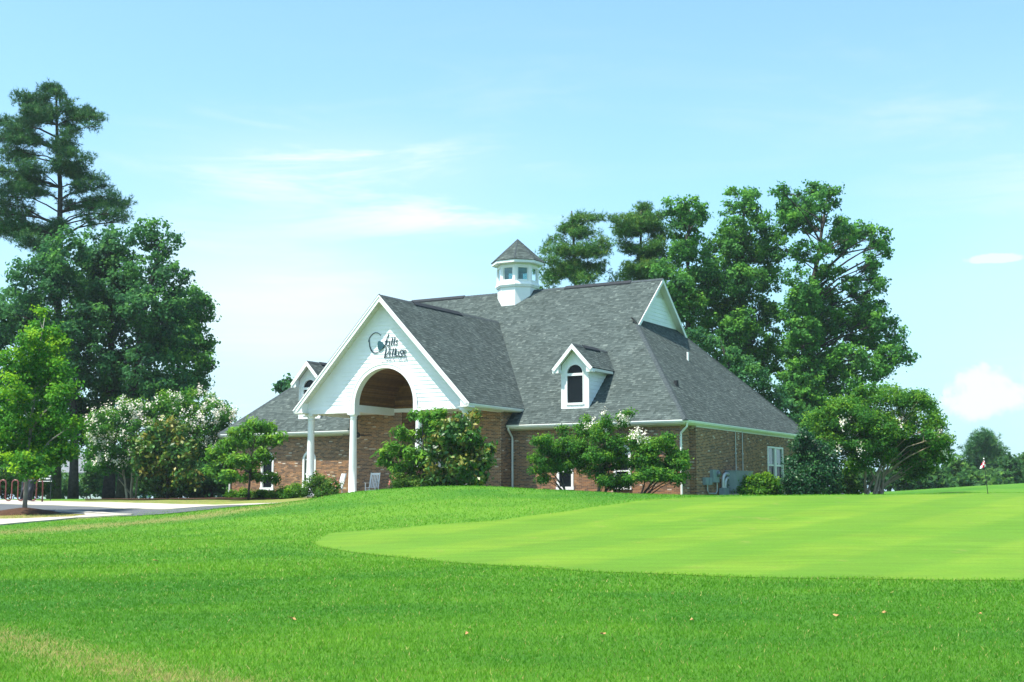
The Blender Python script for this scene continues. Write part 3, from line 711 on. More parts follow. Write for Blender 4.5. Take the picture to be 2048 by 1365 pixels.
# rakes
for s in (-1, 1):
    nrm = Vector((s*KP, 0, 1)).normalized(); al = Vector((-s, 0, KP)).normalized()
    a = Vector((s*(PW+.03), 0, PE-.0)); b = Vector((0, 0, PZ+.02))
    def rk(v0, v1, top, bot):
        m_ = MB(); A = a-nrm*top; B = b-Vector((0, 0, top/nrm.z)); A2 = a-nrm*bot; B2 = b-Vector((0, 0, bot/nrm.z))
        m_.hexa([(A2.x, v0, A2.z), (B2.x, v0, B2.z), (B2.x, v1, B2.z), (A2.x, v1, A2.z), (A.x, v0, A.z), (B.x, v0, B.z), (B.x, v1, B.z), (A.x, v1, A.z)]); return m_
    rk(-PD-.02, -PD+.02, .03, .22).build('rake_board', M['white'], GB)
    rk(-PD-.045, -PD+.0, .012, .075).build('rake_moulding', M['white'], GB)
    rk(-PD-.035, -PD+.04, -.02, .010).build('drip_edge', M['cap'], GB)
    so = MB(); n = 56
    for i in range(n):
        t0, t1 = i/n, (i+.9)/n
        A = a+(b-a)*t0-nrm*.15; B = a+(b-a)*t1-nrm*.15
        so.hexa([(A.x, -PD+.02, A.z), (B.x, -PD+.02, B.z), (B.x, GV, B.z), (A.x, GV, A.z), (A.x+nrm.x*.02, -PD+.02, A.z+nrm.z*.02), (B.x+nrm.x*.02, -PD+.02, B.z+nrm.z*.02), (B.x+nrm.x*.02, GV, B.z+nrm.z*.02), (A.x+nrm.x*.02, GV, A.z+nrm.z*.02)])
    so.build('rake_soffit', M['trim'], GB, kind='stuff')
    x0 = s*4.45; x1 = s*(PW-.02)
    MB().slab([(x0, -PD+.021, PE-.18), (x1, -PD+.021, PE-.18), (x1, -PD+.021, PE-.05), (x0, -PD+.021, PE+.33)], (0, PD+GV-.03, 0)).build('cornice_return', M['white'], GB)
# ceiling, inner beams, vault
mb = MB()
for s in (-1, 1):
    mb.box(min(s*1.7, s*4.6), max(s*1.7, s*4.6), -3.8, BV-.001, 4.0, 4.04)
mb.build('porch_ceiling', M['white'], H)
for s in (-1, 1):
    MB().box(min(s*1.66, s*1.96), max(s*1.66, s*1.96), -3.8, BV-.002, 3.92, AZ+.02).build('inner_beam', M['white'], H)
    MB().box(min(s*4.2, s*4.52), max(s*4.2, s*4.52), -3.8, BV-.002, BZ-.001, 4.03).build('side_beam', M['white'], H)
vp = MB(); n = 44
for i in range(n):
    q0, q1 = math.pi*i/n, math.pi*(i+.93)/n
    t = R.random(); c0, c1 = (math.cos(q0), math.sin(q0)), (math.cos(q1), math.sin(q1)); r0, r1 = 1.668, 1.70
    vp.hexa([(c0[0]*r0, -3.82, AZ+c0[1]*r0), (c1[0]*r0, -3.82, AZ+c1[1]*r0), (c1[0]*r0, BV, AZ+c1[1]*r0), (c0[0]*r0, BV, AZ+c0[1]*r0),
             (c0[0]*r1, -3.82, AZ+c0[1]*r1), (c1[0]*r1, -3.82, AZ+c1[1]*r1), (c1[0]*r1, BV, AZ+c1[1]*r1), (c0[0]*r1, BV, AZ+c0[1]*r1)], t)
V_ = vp.build('vault', M['wood'], H, tint=True); tag(V_, kind='stuff')
vb = MB(); frame_ring(vb, arch_pts(0, 1.76, AZ, AZ, 40), arch_pts(0, 1.71, AZ, AZ, 40), -3.82, BV); vb.build('vault_backing', M['vent'], H)
lun = MB()
for i in range(17):
    z0 = AZ+i*.1; k0 = math.sqrt(max(.0004, 1.66**2-(z0-AZ)**2)); k1 = math.sqrt(max(.0004, 1.66**2-(min(1.659, z0+.094-AZ))**2))
    lun.slab([(-k0, BV-.02, z0), (k0, BV-.02, z0), (k1, BV-.02, z0+.094), (-k1, BV-.02, z0+.094)], (0, .02, 0), R.random())
lu = lun.build('lunette', M['wood'], H, tint=True); tag(lu, kind='stuff')
MB().box(-1.66, 1.66, BV-.03, BV+.04, 4.06, AZ).build('lunette_band', M['white'], H)
MB().box(-1.7, 1.7, BV, BV+.03, AZ, 5.95).build('lunette_backing', M['vent'], H)
for cu in (-4.36, -1.85, 1.85, 4.36):
    mb = MB(); mb.lathe([(.235, 0.0), (.235, .10), (.21, .13), (.225, .17), (.19, .21), (.185, 1.3), (.15, 3.55), (.155, 3.6), (.175, 3.62), (.155, 3.65), (.155, 3.70), (.20, 3.76), (.20, 3.79)], (cu, -3.97), 24)
    c = mb.build('column', M['white'], H, smooth=False)
    for p in c.data.polygons: p.use_smooth = len(p.vertices) == 4
    MB().box(cu-.21, cu+.21, -3.97-.21, -3.97+.21, 3.79, BZ-.003).build('capital', M['white'], c)
    MB().box(cu-.25, cu+.25, -3.97-.25, -3.97+.25, 0.001, .06).build('plinth', M['white'], c)
# --- end gables of the main roof
for s in (1, -1):
    ug = s*(UG-.36)
    zb = ZG+KS*.36+.01
    GE = MB().slab([(ug-s*.05, VR-(ZR-.1-zb)/SL, zb), (ug-s*.05, VR+(ZR-.1-zb)/SL, zb), (ug-s*.05, VR, ZR-.1)], (s*.04, 0, 0)).build('end_gable', M['siding'], H)
    def er(z):
        h = (ZR-.12-z)/SL; return [(VR-h, VR+h)] if h > .02 else []
    clap(GE, er, zb, ZR-.95, lambda y, o, z: (ug+s*o, y, z), .2)
    mv = MB(); zz = ZR-.93
    while zz < ZR-.25:
        h = (ZR-.14-zz)/SL; h1 = (ZR-.14-zz-.05)/SL
        mv.hexa([(ug, VR-h, zz), (ug, VR+h, zz), (ug+s*.035, VR+h, zz), (ug+s*.035, VR-h, zz), (ug, VR-h1, zz+.05), (ug, VR+h1, zz+.05), (ug+s*.01, VR+h1, zz+.05), (ug+s*.01, VR-h1, zz+.05)]); zz += .085
    mv.build('louvre', M['trim'], GE)
    for sg in (-1, 1):
        vt = VG if sg < 0 else 2*VR-VG
        A = Vector((0, vt, ZG-.0)); B = Vector((0, VR, ZR))
        nn = Vector((0, sg*SL, 1)).normalized()
        def rk2(x0, x1, top, bot, nm, mt):
            m_ = MB(); a1 = A-nn*top; b1 = B-Vector((0, 0, top/nn.z)); a2 = A-nn*bot; b2 = B-Vector((0, 0, bot/nn.z))
            m_.hexa([(x0, a2.y, a2.z), (x0, b2.y, b2.z), (x1, b2.y, b2.z), (x1, a2.y, a2.z), (x0, a1.y, a1.z), (x0, b1.y, b1.z), (x1, b1.y, b1.z), (x1, a1.y, a1.z)]); m_.build(nm, mt, GE)
        rk2(s*UG, s*(UG+.035), .01, .17, 'rake_board', M['white'])
        rk2(s*(UG-.36), s*UG, .06, .085, 'rake_soffit', M['trim'])
# --- dormers
def dormer(u0):
    hw, v0, zb, zs = .70, .26, 3.95, 5.80
    k = 1.1; zt = 5.86+1.03*k      # roof apex
    D = MB(); 
    # front wall with an arched opening: outer shell pieces
    front = [(u0-hw, 3.98), (u0+hw, 3.98)]
    ar, az, gz0 = .40, 5.64, 4.28
    inner = [(u0-ar, gz0)]+[(u0-ar*math.cos(math.pi*i/16), az+ar*math.sin(math.pi*i/16)) for i in range(17)]+[(u0+ar, gz0)]
    outer = [(u0-hw, gz0)]
    for i in range(17):
        q = math.pi*i/16; x = -math.cos(q); z = math.sin(q)
        X = max(-hw, min(hw, x*2*hw)); 
        zz = az+ (z*1.4 if abs(x*2*hw) > hw else z*1.4)
        top = zt-.18-abs(X)*k
        outer.append((u0+X, min(top, max(az+.0, zz))))
    outer.append((u0+hw, gz0))
    frame_ring(D, outer, inner, v0, v0+.09)
    D.box(u0-hw, u0+hw, v0-.001, v0+.091, 3.94, gz0)
    d = D.build('dormer', M['white'], H)
    w = MB(); frame_ring(w, [(x+(x-u0)*.12, z+(.05 if z > az else 0)) for x, z in inner], inner, v0-.025, v0+.03); w.box(u0-ar, u0+ar, v0-.02, v0+.045, 5.53, 5.65); w.box(u0-ar-.06, u0+ar+.06, v0-.05, v0+.04, gz0-.10, gz0); w.box(u0-hw-.01, u0+hw+.01, v0-.03, v0, 3.93, 4.08)
    w.build('window_frame', M['white'], d)
    MB().slab([(x, v0+.05, z) for x, z in inner], (0, .02, 0)).build('window_pane', M['glass'], d)
    for s in (-1, 1):
        us_ = u0+s*hw
        def rows(z): 
            e = sv(z); return [(v0+.02, e)] if e > v0+.08 else []
        def put(y, o, z): return (us_+s*o-s*.01, y, z)
        z = 4.15
        while z < 5.80:
            e0, e1 = sv(z)+.05, sv(min(z+.19, 5.85))+.05; a = v0+.0
            za, zb_ = z, min(z+.19, 5.85)+.012
            m_ = MB(); c = [put(a, .026, za), put(e0, .026, za), put(e1, .006, zb_), put(a, .006, zb_)]; dn = [put(a, -.01, za), put(e0, -.01, za), put(e1, -.01, zb_), put(a, -.01, zb_)]
            m_.hexa([dn[0], dn[1], c[1], c[0], dn[3], dn[2], c[2], c[3]]); m_.build('siding_board', M['siding'], d); z += .19
        MB().box(min(us_-s*.06, us_+s*.022), max(us_-s*.06, us_+s*.022), v0-.012, v0+.08, 4.0, 5.82).build('corner_board', M['white'], d)
    vf = v0-.30; planes = []
    for s in (1, -1):
        ze_ = 5.86; pts = [(u0+s*1.03, vf, ze_), (u0+s*1.03, sv(ze_)+.02, ze_), (u0, sv(zt)+.02, zt), (u0, vf, zt)]
        if s < 0: pts = [pts[1], pts[0], pts[3], pts[2]]
        planes.append((pts, (0, s, 0), (-s, 0, k)))
    rr = roof('dormer_roof', planes, d)
    for ch in list(rr.children): ch.parent = d
    cap_line((u0, vf, zt), (u0, sv(zt), zt), .11, d, .11, 'ridge_cap')
    m_ = MB()
    for s in (-1, 1): m_.hexa([(u0, 1.0, zt+.02), (u0, 2.6, zt+.02), (u0+s*.16, 2.6, zt-.15), (u0+s*.16, 1.0, zt-.15), (u0, 1.0, zt+.06), (u0, 2.6, zt+.06), (u0+s*.16, 2.6, zt-.09), (u0+s*.16, 1.0, zt-.09)])
    m_.build('ridge_vent', M['vent'], d)
    for s in (-1, 1):
        A = Vector((u0+s*1.05, 0, 5.84)); B = Vector((u0, 0, zt)); nn = Vector((s*k, 0, 1)).normalized()
        def rk3(y0, y1, top, bot, nm, mt):
            a1, b1, a2, b2 = A-nn*top, B-Vector((0, 0, top/nn.z)), A-nn*bot, B-Vector((0, 0, bot/nn.z))
            MB().hexa([(a2.x, y0, a2.z), (b2.x, y0, b2.z), (b2.x, y1, b2.z), (a2.x, y1, a2.z), (a1.x, y0, a1.z), (b1.x, y0, b1.z), (b1.x, y1, b1.z), (a1.x, y1, a1.z)]).build(nm, mt, d)
        rk3(vf-.03, vf+.01, .0, .16, 'rake_board', M['white']); rk3(vf+.011, v0-.001, .08, .1, 'rake_soffit', M['trim'])
        x0, x1 = u0+s*.72, u0+s*1.04
        MB().slab([(x0, vf+.012, 5.66), (x1, vf+.012, 5.66), (x1, vf+.012, 5.78), (x0, vf+.012, 6.04)], (0, v0-vf-.014, 0)).build('cornice_return', M['white'], d)
        MB().box(min(x0, x1), max(x0, x1), v0, sv(5.8)-.15, 5.70, 5.82).build('eave_box', M['trim'], d)
for u0 in (7.65, -7.88): dormer(u0)
# --- cupola
def cupola():
    c = (-.08, VR)
    def ring_pts(ap, z, n=8):
        r = ap/math.cos(math.pi/8); return [(c[0]+r*math.cos(math.pi/8+i*math.pi/4), c[1]+r*math.sin(math.pi/8+i*math.pi/4), z) for i in range(8)]
    def octo(mb, prof):
        rings = [ring_pts(a, z) for a, z in prof]
        for p, q in zip(rings[:-1], rings[1:]):
            for i in range(8): mb.poly([p[i], p[(i+1) % 8], q[(i+1) % 8], q[i]])
        mb.poly(rings[0][::-1]); mb.poly(rings[-1]); return mb
    C = octo(MB(), [(1.03, 9.6), (1.03, 11.32)]).build('cupola', M['white'], H)
    octo(MB(), [(1.05, 11.30), (1.10, 11.34), (1.10, 11.40), (1.14, 11.42), (1.14, 11.48), (1.10, 11.55), (1.07, 11.62)]).build('belt_moulding', M['white'], C)
    octo(MB(), [(1.03, 12.5), (1.03, 12.62), (1.30, 12.60), (1.34, 12.62), (1.34, 12.76), (1.26, 12.78)]).build('eave_box', M['white'], C)
    octo(MB(), [(1.06, 12.40), (1.06, 12.52)]).build('head_band', M['white'], C)
    octo(MB(), [(.85, 11.60), (.85, 11.66)]).build('cupola_floor', M['white'], C)
    P0, P1 = ring_pts(1.05, 11.6), ring_pts(1.05, 12.42)
    for i in range(8):
        a, b = Vector(P0[i]), Vector(P0[(i+1) % 8]); d = (b-a).normalized(); n = Vector((d.y, -d.x, 0)); L = (b-a).length; up = Vector((0, 0, 1))
        def pc(s0, s1, z0, z1, o0, o1):
            return MB().hexa([a+d*s0+n*o0+up*(z0), a+d*s1+n*o0+up*z0, a+d*s1+n*o1+up*z0, a+d*s0+n*o1+up*z0, a+d*s0+n*o0+up*z1, a+d*s1+n*o0+up*z1, a+d*s1+n*o1+up*z1, a+d*s0+n*o1+up*z1])
        pc(-.02, .13, 0, .81, -.12, .022).build('corner_post', M['white'], C); pc(L-.13, L+.02, 0, .81, -.12, .021).build('corner_post', M['white'], C)
        pc(.15, L-.15, 0, .09, -.08, .03).build('window_sill', M['white'], C)
        g = pc(.15, L-.15, .09, .81, -.05, -.04).build('window_pane', M['cupglass'], C)
        m_ = MB()
        for s0, s1, z0, z1 in ((.15, .185, .09, .81), (L-.185, L-.15, .09, .81), (.185, L-.185, .77, .81), (.185, L-.185, .09, .125)):
            m_.hexa([a+d*s0+n*-.06+up*z0, a+d*s1+n*-.06+up*z0, a+d*s1+n*-.02+up*z0, a+d*s0+n*-.02+up*z0, a+d*s0+n*-.06+up*z1, a+d*s1+n*-.06+up*z1, a+d*s1+n*-.02+up*z1, a+d*s0+n*-.02+up*z1])
        m_.build('window_frame', M['white'], C)
    E0 = ring_pts(1.37, 12.78); apx = Vector((c[0], c[1], 14.12)); V = []; T = []
    for i in range(8):
        a, b = Vector(E0[i]), Vector(E0[(i+1) % 8]); m = (a+b)/2
        v, t = roof_plane([a, b, apx], (b-a), (apx-m), C, expo=.13, deck=False); V += v; T += t
        cap_line(a, a+(apx-a)*.985, .055, C, .03)
    mb = MB()
    for i in range(8): mb.poly([Vector(E0[i])-Vector((0, 0, .015)), Vector(E0[(i+1) % 8])-Vector((0, 0, .015)), apx-Vector((0, 0, .015))])
    mb.build('cupola_roof', M['roof_deck'], C)
    quads_object('shingles', np.array([[tuple(p) for p in f] for f in V]), T, M['shingle'], C, kind='stuff')
def cup_glass():
    m = bpy.data.materials.new('clear_glass'); m.use_nodes = True; nt = m.node_tree; N = nt.nodes; L = nt.links; N.remove(N['Principled BSDF'])
    g = N.new('ShaderNodeBsdfGlossy'); g.inputs['Roughness'].default_value = .03; g.inputs[0].default_value = (.8, .9, .92, 1)
    t = N.new('ShaderNodeBsdfTransparent'); t.inputs[0].default_value = (.62, .78, .78, 1); fr = N.new('ShaderNodeFresnel'); fr.inputs[0].default_value = 1.6
    mx = N.new('ShaderNodeMixShader'); L.new(fr.outputs[0], mx.inputs[0]); L.new(t.outputs[0], mx.inputs[1]); L.new(g.outputs[0], mx.inputs[2]); L.new(mx.outputs[0], N['Material Output'].inputs[0]); return m
M['cupglass'] = cup_glass()
cupola()
# --- downspouts
def downspout(path, parent=H):
    MB().tube(path, .05, 8).build('downspout', M['gutter'], parent)
downspout([(UR-.07, -OE+.3, ZE-.12), (UR-.08, -OE+.32, ZE-.28), (13.02, -.09, ZE-.55), (13.0, -.07, ZE-.75), (13.0, -.07, -.1)])
downspout([(BU+.12, -OE+.06, ZE-.1), (BU+.13, -OE+.08, ZE-.22), (BU+.12, -.10, ZE-.55), (BU+.12, -.07, ZE-.7), (BU+.12, -.07, -.1)])
downspout([(-UW+.02, -OE+.06, ZE-.1), (-UW+.02, -.10, ZE-.5), (-UW+.02, -.07, ZE-.7), (-UW+.02, -.07, -.1)])
downspout([(-UW-.2, -OE+.2, ZE-.1), (-UW-.15, .1, ZE-.5), (-UW-.07, .15, ZE-.7), (-UW-.07, .15, -.1)])

# ------------------------------------------------------------------ gable sign
def loc_thing(name, u, v, z, label, cat, group=None, rz=0.):
    p = l2w(u, v, z); return tag(empty(name, p, -TH+rz), label, cat, group)
SG = loc_thing('gable_sign', 0, GV-.03, 0, 'navy script golf club lettering with club emblem on the white gable', 'sign')
def sg(cx, cy):
    px, py = 720+cx/17.06, 650+cy/17.06
    return (-.91+(px-737)*.02844, 7.45-.02364*(py-672)-.0017*(px-737))
def ribbon(strokes, name, material):
    mb = MB()
    for st in strokes:
        P = [(Vector(sg(x, y)), max(w*.74, 17)/17.06*.0262) for x, y, w in st]; n = len(P); L_ = []; R_ = []
        for i, (p, w) in enumerate(P):
            d = P[min(i+1, n-1)][0]-P[max(i-1, 0)][0]; d = d.normalized() if d.length > 0 else Vector((1, 0)); nn = Vector((-d.y, d.x))
            L_.append(p+nn*w/2); R_.append(p-nn*w/2)
        for i in range(n-1):
            q = [L_[i], R_[i], R_[i+1], L_[i+1]]
            mb.slab([(a.x, 0, a.y) for a in q], (0, -.014, 0))
    return mb.build(name, material, SG)
def curve(cx, cy, rx, ry, a0, a1, w0, wm, w1, n=28, rot=0.):
    out = []
    for i in range(n+1):
        t = i/n; a = math.radians(a0+(a1-a0)*t); w = w0+(wm-w0)*math.sin(math.pi*t)**1.2 if t < .5 else w1+(wm-w1)*math.sin(math.pi*t)**1.2
        x, y = rx*math.cos(a), ry*math.sin(a); out.append((cx+x*math.cos(rot)-y*math.sin(rot), cy+x*math.sin(rot)+y*math.cos(rot), w))
    return out
ribbon([[(715, 365, 8), (660, 312, 20), (600, 280, 30), (530, 275, 36), (460, 300, 36), (390, 360, 34), (340, 430, 32), (305, 520, 34), (290, 590, 10)]], 'emblem_ring', M['logo'])
ribbon([[(322, 520, 10), (325, 620, 36), (340, 740, 46), (380, 850, 54), (440, 925, 50), (520, 960, 42), (600, 945, 28), (690, 895, 6)]], 'emblem_ring', M['logo'])
pts = [sg(*p) for p in ((640, 565), (690, 555), (740, 575), (790, 620), (845, 690), (820, 760), (770, 830), (720, 875), (680, 880), (640, 840), (620, 760), (615, 660))]
MB().slab([(x, 0, z) for x, z in pts], (0, -.035, 0)).build('club_head', M['teal'], SG)
ribbon([[(990, 310, 20), (975, 360, 46), (950, 415, 40)], [(950, 400, 20), (905, 520, 26), (875, 640, 28), (845, 740, 24), (790, 820, 8)], [(855, 565, 18), (925, 545, 18)]], 'letter', M['logo'])       # f
def L_a(x, y, h): return [curve(x+h*.28, y+h*.5, h*.30, h*.50, -60, -330, 14, 42, 14, 16), [(x+h*.66, y+2, 34), (x+h*.58, y+h*.5, 38), (x+h*.54, y+h*.88, 34), (x+h*.70, y+h*.92, 12)]]
def L_l(x, y, h): return [[(x+h*.10, y+10, 16), (x+h*.22, y+4, 44), (x+h*.12, y+h*.5, 48), (x+h*.03, y+h*.94, 44), (x+h*.16, y+h*.97, 14)]]
def L_s(x, y, h): return [[(x+h*.50, y+h*.16, 22), (x+h*.34, y+h*.03, 18), (x+h*.14, y+h*.22, 34), (x+h*.34, y+h*.52, 40), (x+h*.36, y+h*.80, 34), (x+h*.14, y+h*.97, 20), (x-h*.02, y+h*.84, 20)]]
ribbon(L_a(910, 545, 165), 'letter', M['logo'])
ribbon(L_l(1060, 440, 262), 'letter', M['logo']); ribbon(L_l(1140, 430, 262), 'letter', M['logo']); ribbon(L_s(1205, 515, 178), 'letter', M['logo'])
ribbon([[(855, 770, 16), (905, 745, 30), (895, 860, 46), (870, 990, 50), (838, 1135, 34)], [(850, 1110, 24), (930, 1000, 28), (1000, 890, 30), (1030, 790, 34)], [(960, 765, 34), (1050, 745, 34)]], 'letter', M['logo'])    # V
ribbon([[(1035, 905, 20), (1045, 900, 40), (1025, 980, 44), (1010, 1045, 40), (1045, 1050, 12)], [(1062, 825, 30), (1078, 850, 30)]], 'letter', M['logo'])                      # i
ribbon(L_l(1095, 800, 250), 'letter', M['logo']); ribbon(L_l(1175, 795, 250), 'letter', M['logo'])
ribbon(L_a(1225, 880, 165), 'letter', M['logo'])
ribbon([curve(1425, 920, 48, 62, 0, 360, 34, 34, 34, 16), [(1465, 860, 20), (1500, 850, 20)], [(1400, 985, 26), (1440, 1015, 34), (1440, 1060, 34), (1390, 1090, 34), (1350, 1070, 24), (1370, 1035, 18)]], 'letter', M['logo'])   # g
ribbon([[(1500, 940, 20), (1560, 925, 20), (1575, 880, 34), (1545, 855, 24), (1500, 880, 40), (1485, 950, 46), (1510, 1005, 34), (1560, 975, 14)]], 'letter', M['logo'])          # e
ribbon([[(890, 1095, 14), (1240, 1078, 18), (1595, 1048, 16)]], 'underline', M['logo'])
def small_text(word, cx0, step, y0):
    for i, ch in enumerate(word):
        if ch == ' ': continue
        cu_ = bpy.data.curves.new('letter', 'FONT'); cu_.body = ch; cu_.size = .155; cu_.extrude = .008
        tmp = bpy.data.objects.new('tmp', cu_); me = bpy.data.meshes.new_from_object(tmp); bpy.data.objects.remove(tmp)
        me.materials.append(M['greyletter']); o = bpy.data.objects.new('letter', me); link(o, SG)
        u, z = sg(cx0+i*step, y0-i*step*.083); o.location = (u, -.02, z); o.rotation_euler = (math.pi/2, 0, 0)
M['greyletter'] = mat('thin_grey_letters', (.18, .20, .24), .5, .3)
small_text('GOLF CLUB', 890, 84, 1228)

# ------------------------------------------------------------------ side wall utilities
def lbox(root, name, u0, u1, v0, v1, z0, z1, material): return MB().box(u0, u1, v0, v1, z0, z1).build(name, material, root)
t = loc_thing('utility_cabinet', us, 5.5, 0, 'large grey steel utility cabinet on a pad against the brick side wall', 'cabinet')
lbox(t, 'cabinet_body', .05, .60, -1.1, 1.1, .12, 1.15, M['greybox']); lbox(t, 'pad', .0, .75, -1.2, 1.2, -.3, .118, M['concrete'])
for y0, y1 in ((-1.05, -.02), (.02, 1.05)): lbox(t, 'door', .60, .615, y0, y1, .18, 1.06, M['greybox'])
lbox(t, 'cabinet_lid', .03, .63, -1.13, 1.13, 1.151, 1.19, M['greybox'])
for y in (.35, 1.28):
    o = loc_thing('conduit', us+.04, 5.5+y+.05, 0, ('thin steel conduit rising from the utility cabinet top to the eave' if y < 1 else 'thin steel conduit rising past the utility cabinet beside the box hedge'), 'conduit', 'thin conduits up the side wall')
    MB().tube([(0, 0, .4 if y > 1.2 else 1.17), (0, 0, 3.1)], .022, 8).build('pipe', M['conduit'], o); lbox(o, 'strap', -.04, .03, -.05, .05, 2.0, 2.05, M['conduit'])
t = loc_thing('electric_meter', us, 3.02, 0, 'tall grey meter box with round glass meter on the brick side wall', 'meter')
lbox(t, 'meter_box', .0, .16, -.38, .38, .62, 1.2, M['greybox'])
m_ = MB(); m_.tube([(.16, .18, 1.0), (.24, .18, 1.0), (.30, .18, 1.0)], [.13, .13, .10], 14); m_.build('meter_dial', M['pale_glass'], t)
MB().tube([(.08, -.9, .5), (.08, -.9, .25), (.08, -.75, .12), (.08, .1, .12), (.08, .28, .25), (.08, .28, .62)], .03, 8).build('conduit_loop', M['conduit'], t)
for i, y in enumerate((1.95, 2.38)):
    t = loc_thing('switch_box', us, y, 0, ('small grey switch box on the brick wall beside the conduit loop', 'small grey switch box squeezed against the tall meter box')[i], 'switch box', 'switch boxes on the side wall')
    lbox(t, 'box_body', 0, .14, -.2, .2 if i == 0 else .19, .5, .83, M['greybox']); lbox(t, 'cover', .141, .155, -.16, .16, .53, .80, M['greybox'])
t = loc_thing('service_conduit', us, 3.85, 0, 'pair of fat pale conduits bending into the grey utility cabinet', 'conduit')
for k, (y, zt) in enumerate(((-.12, 1.02), (.12, .84))):
    path = [(.2, y, -.2), (.2, y, zt-.35)]+[(.2, y+.38*(1-math.cos(a)), zt-.35+.35*math.sin(a)) for a in np.linspace(.2, math.pi/2, 7)]+[(.2, .58, zt)]
    MB().tube(path, .075, 12).build('pipe', M['conduit'], t)
lbox(t, 'base_box', .06, .34, -.3, .26, -.1, .38, M['greybox'])

# ------------------------------------------------------------------ porch things
def rocking_chair(u, v, rz, label, zf=0.):
    t = loc_thing('rocking_chair', u, v, zf, label, 'rocking chair', 'white rocking chairs on the porch', rz)
    w = M['chair']
    for s in (-1, 1):
        MB().tube([(s*.25, -.42, .07), (s*.25, -.2, .03), (s*.25, .1, .02), (s*.25, .45, .06), (s*.25, .6, .11)], .02, 6).build('rocker', w, t)
        MB().tube([(s*.25, -.2, .04), (s*.25, -.22, .63)], .022, 6).build('leg', w, t)
        MB().tube([(s*.24, .22, .04), (s*.24, .24, .42), (s*.23, .46, 1.14)], .022, 6).build('back_post', w, t)
        lbox(t, 'armrest', s*.25-.045, s*.25+.045, -.30, .34, .63, .655, w)
    for i in range(6):
        x = -.2+i*.08; MB().hexa([(x-.02, .25, .44), (x+.02, .25, .44), (x+.02, .265, .44), (x-.02, .265, .44), (x-.02, .44, 1.06), (x+.02, .44, 1.06), (x+.02, .455, 1.06), (x-.02, .455, 1.06)]).build('back_slat', w, t)
    MB().hexa([(-.24, .425, 1.03), (.24, .425, 1.03), (.24, .455, 1.03), (-.24, .455, 1.03), (-.24, .455, 1.13), (.24, .455, 1.13), (.24, .485, 1.13), (-.24, .485, 1.13)]).build('top_rail', w, t)
    for i in range(5): lbox(t, 'seat_slat', -.24, .24, -.22+i*.095, -.14+i*.095, .40, .42, w)
    MB().tube([(-.25, -.2, .3), (.25, -.2, .3)], .015, 6).build('stretcher', w, t)
rocking_chair(-2.25, -1.9, math.radians(14), 'white rocking chair on the porch between the column and the pink rose bush')
rocking_chair(-4.55, -1.75, math.radians(-25), 'white rocking chair half hidden behind the red rose bush', -.02)
t = loc_thing('ceiling_fan', -2.72, -2.5, 3.995, 'dark ceiling fan hanging from the porch ceiling', 'ceiling fan')
MB().tube([(0, 0, 0), (0, 0, -.95)], .02, 8).build('down_rod', M['black'], t)
MB().lathe([(.05, -1.2), (.14, -1.15), (.16, -1.05), (.1, -.95), (.04, -.9)], (0, 0), 16).build('motor', M['black'], t)
for i in range(5):
    a = .35+i*2*math.pi/5; c, s = math.cos(a), math.sin(a)
    MB().hexa([(c*.15-s*.03, s*.15+c*.03, -1.08), (c*.15+s*.03, s*.15-c*.03, -1.06), (c*.72+s*.07, s*.72-c*.07, -1.06), (c*.72-s*.07, s*.72+c*.07, -1.10), (c*.15-s*.03, s*.15+c*.03, -1.07), (c*.15+s*.03, s*.15-c*.03, -1.05), (c*.72+s*.07, s*.72-c*.07, -1.05), (c*.72-s*.07, s*.72+c*.07, -1.09)]).build('blade', M['black'], t)
# ------------------------------------------------------------------ plants
def rand_dirs(n):
    v = rng.normal(size=(n, 3)); return v/np.linalg.norm(v, axis=1, keepdims=True)
def leaf_quads(C, outward, size, elong, up, droop=0.):
    """one folded diamond per leaf"""
    n = len(C); nrm = rng.normal(size=(n, 3))*.75+outward*.7+np.array([0, 0, up]); nrm /= np.linalg.norm(nrm, axis=1, keepdims=True)
    t = rng.normal(size=(n, 3)); t[:, 2] -= droop*2.2; t -= nrm*(t*nrm).sum(1, keepdims=True); t /= np.linalg.norm(t, axis=1, keepdims=True)+1e-9
    b = np.cross(nrm, t); s = size*rng.uniform(.65, 1.3, (n, 1)); L = s*elong*.5; Wd = s*.5
    fold = nrm*Wd*.35
    return np.stack([C-t*L, C+b*Wd+fold, C+t*L, C-b*Wd+fold], 1)
def needle_tris(C, axis, length, width, per):
    n = len(C); C = np.repeat(C, per, 0); ax = np.repeat(axis, per, 0)
    d = rng.normal(size=(n*per, 3))+ax*.8; d /= np.linalg.norm(d, axis=1, keepdims=True)
    sd_ = np.cross(d, rng.normal(size=(n*per, 3))); sd_ /= np.linalg.norm(sd_, axis=1, keepdims=True)
    L = length*rng.uniform(.7, 1.25, (n*per, 1))
    return np.stack([C-sd_*width, C+sd_*width, C+d*L], 1)
def blend(p, q, t, sag=0.):
    c = p.lerp(q, t); c.z += sag*math.sin(math.pi*t); return c
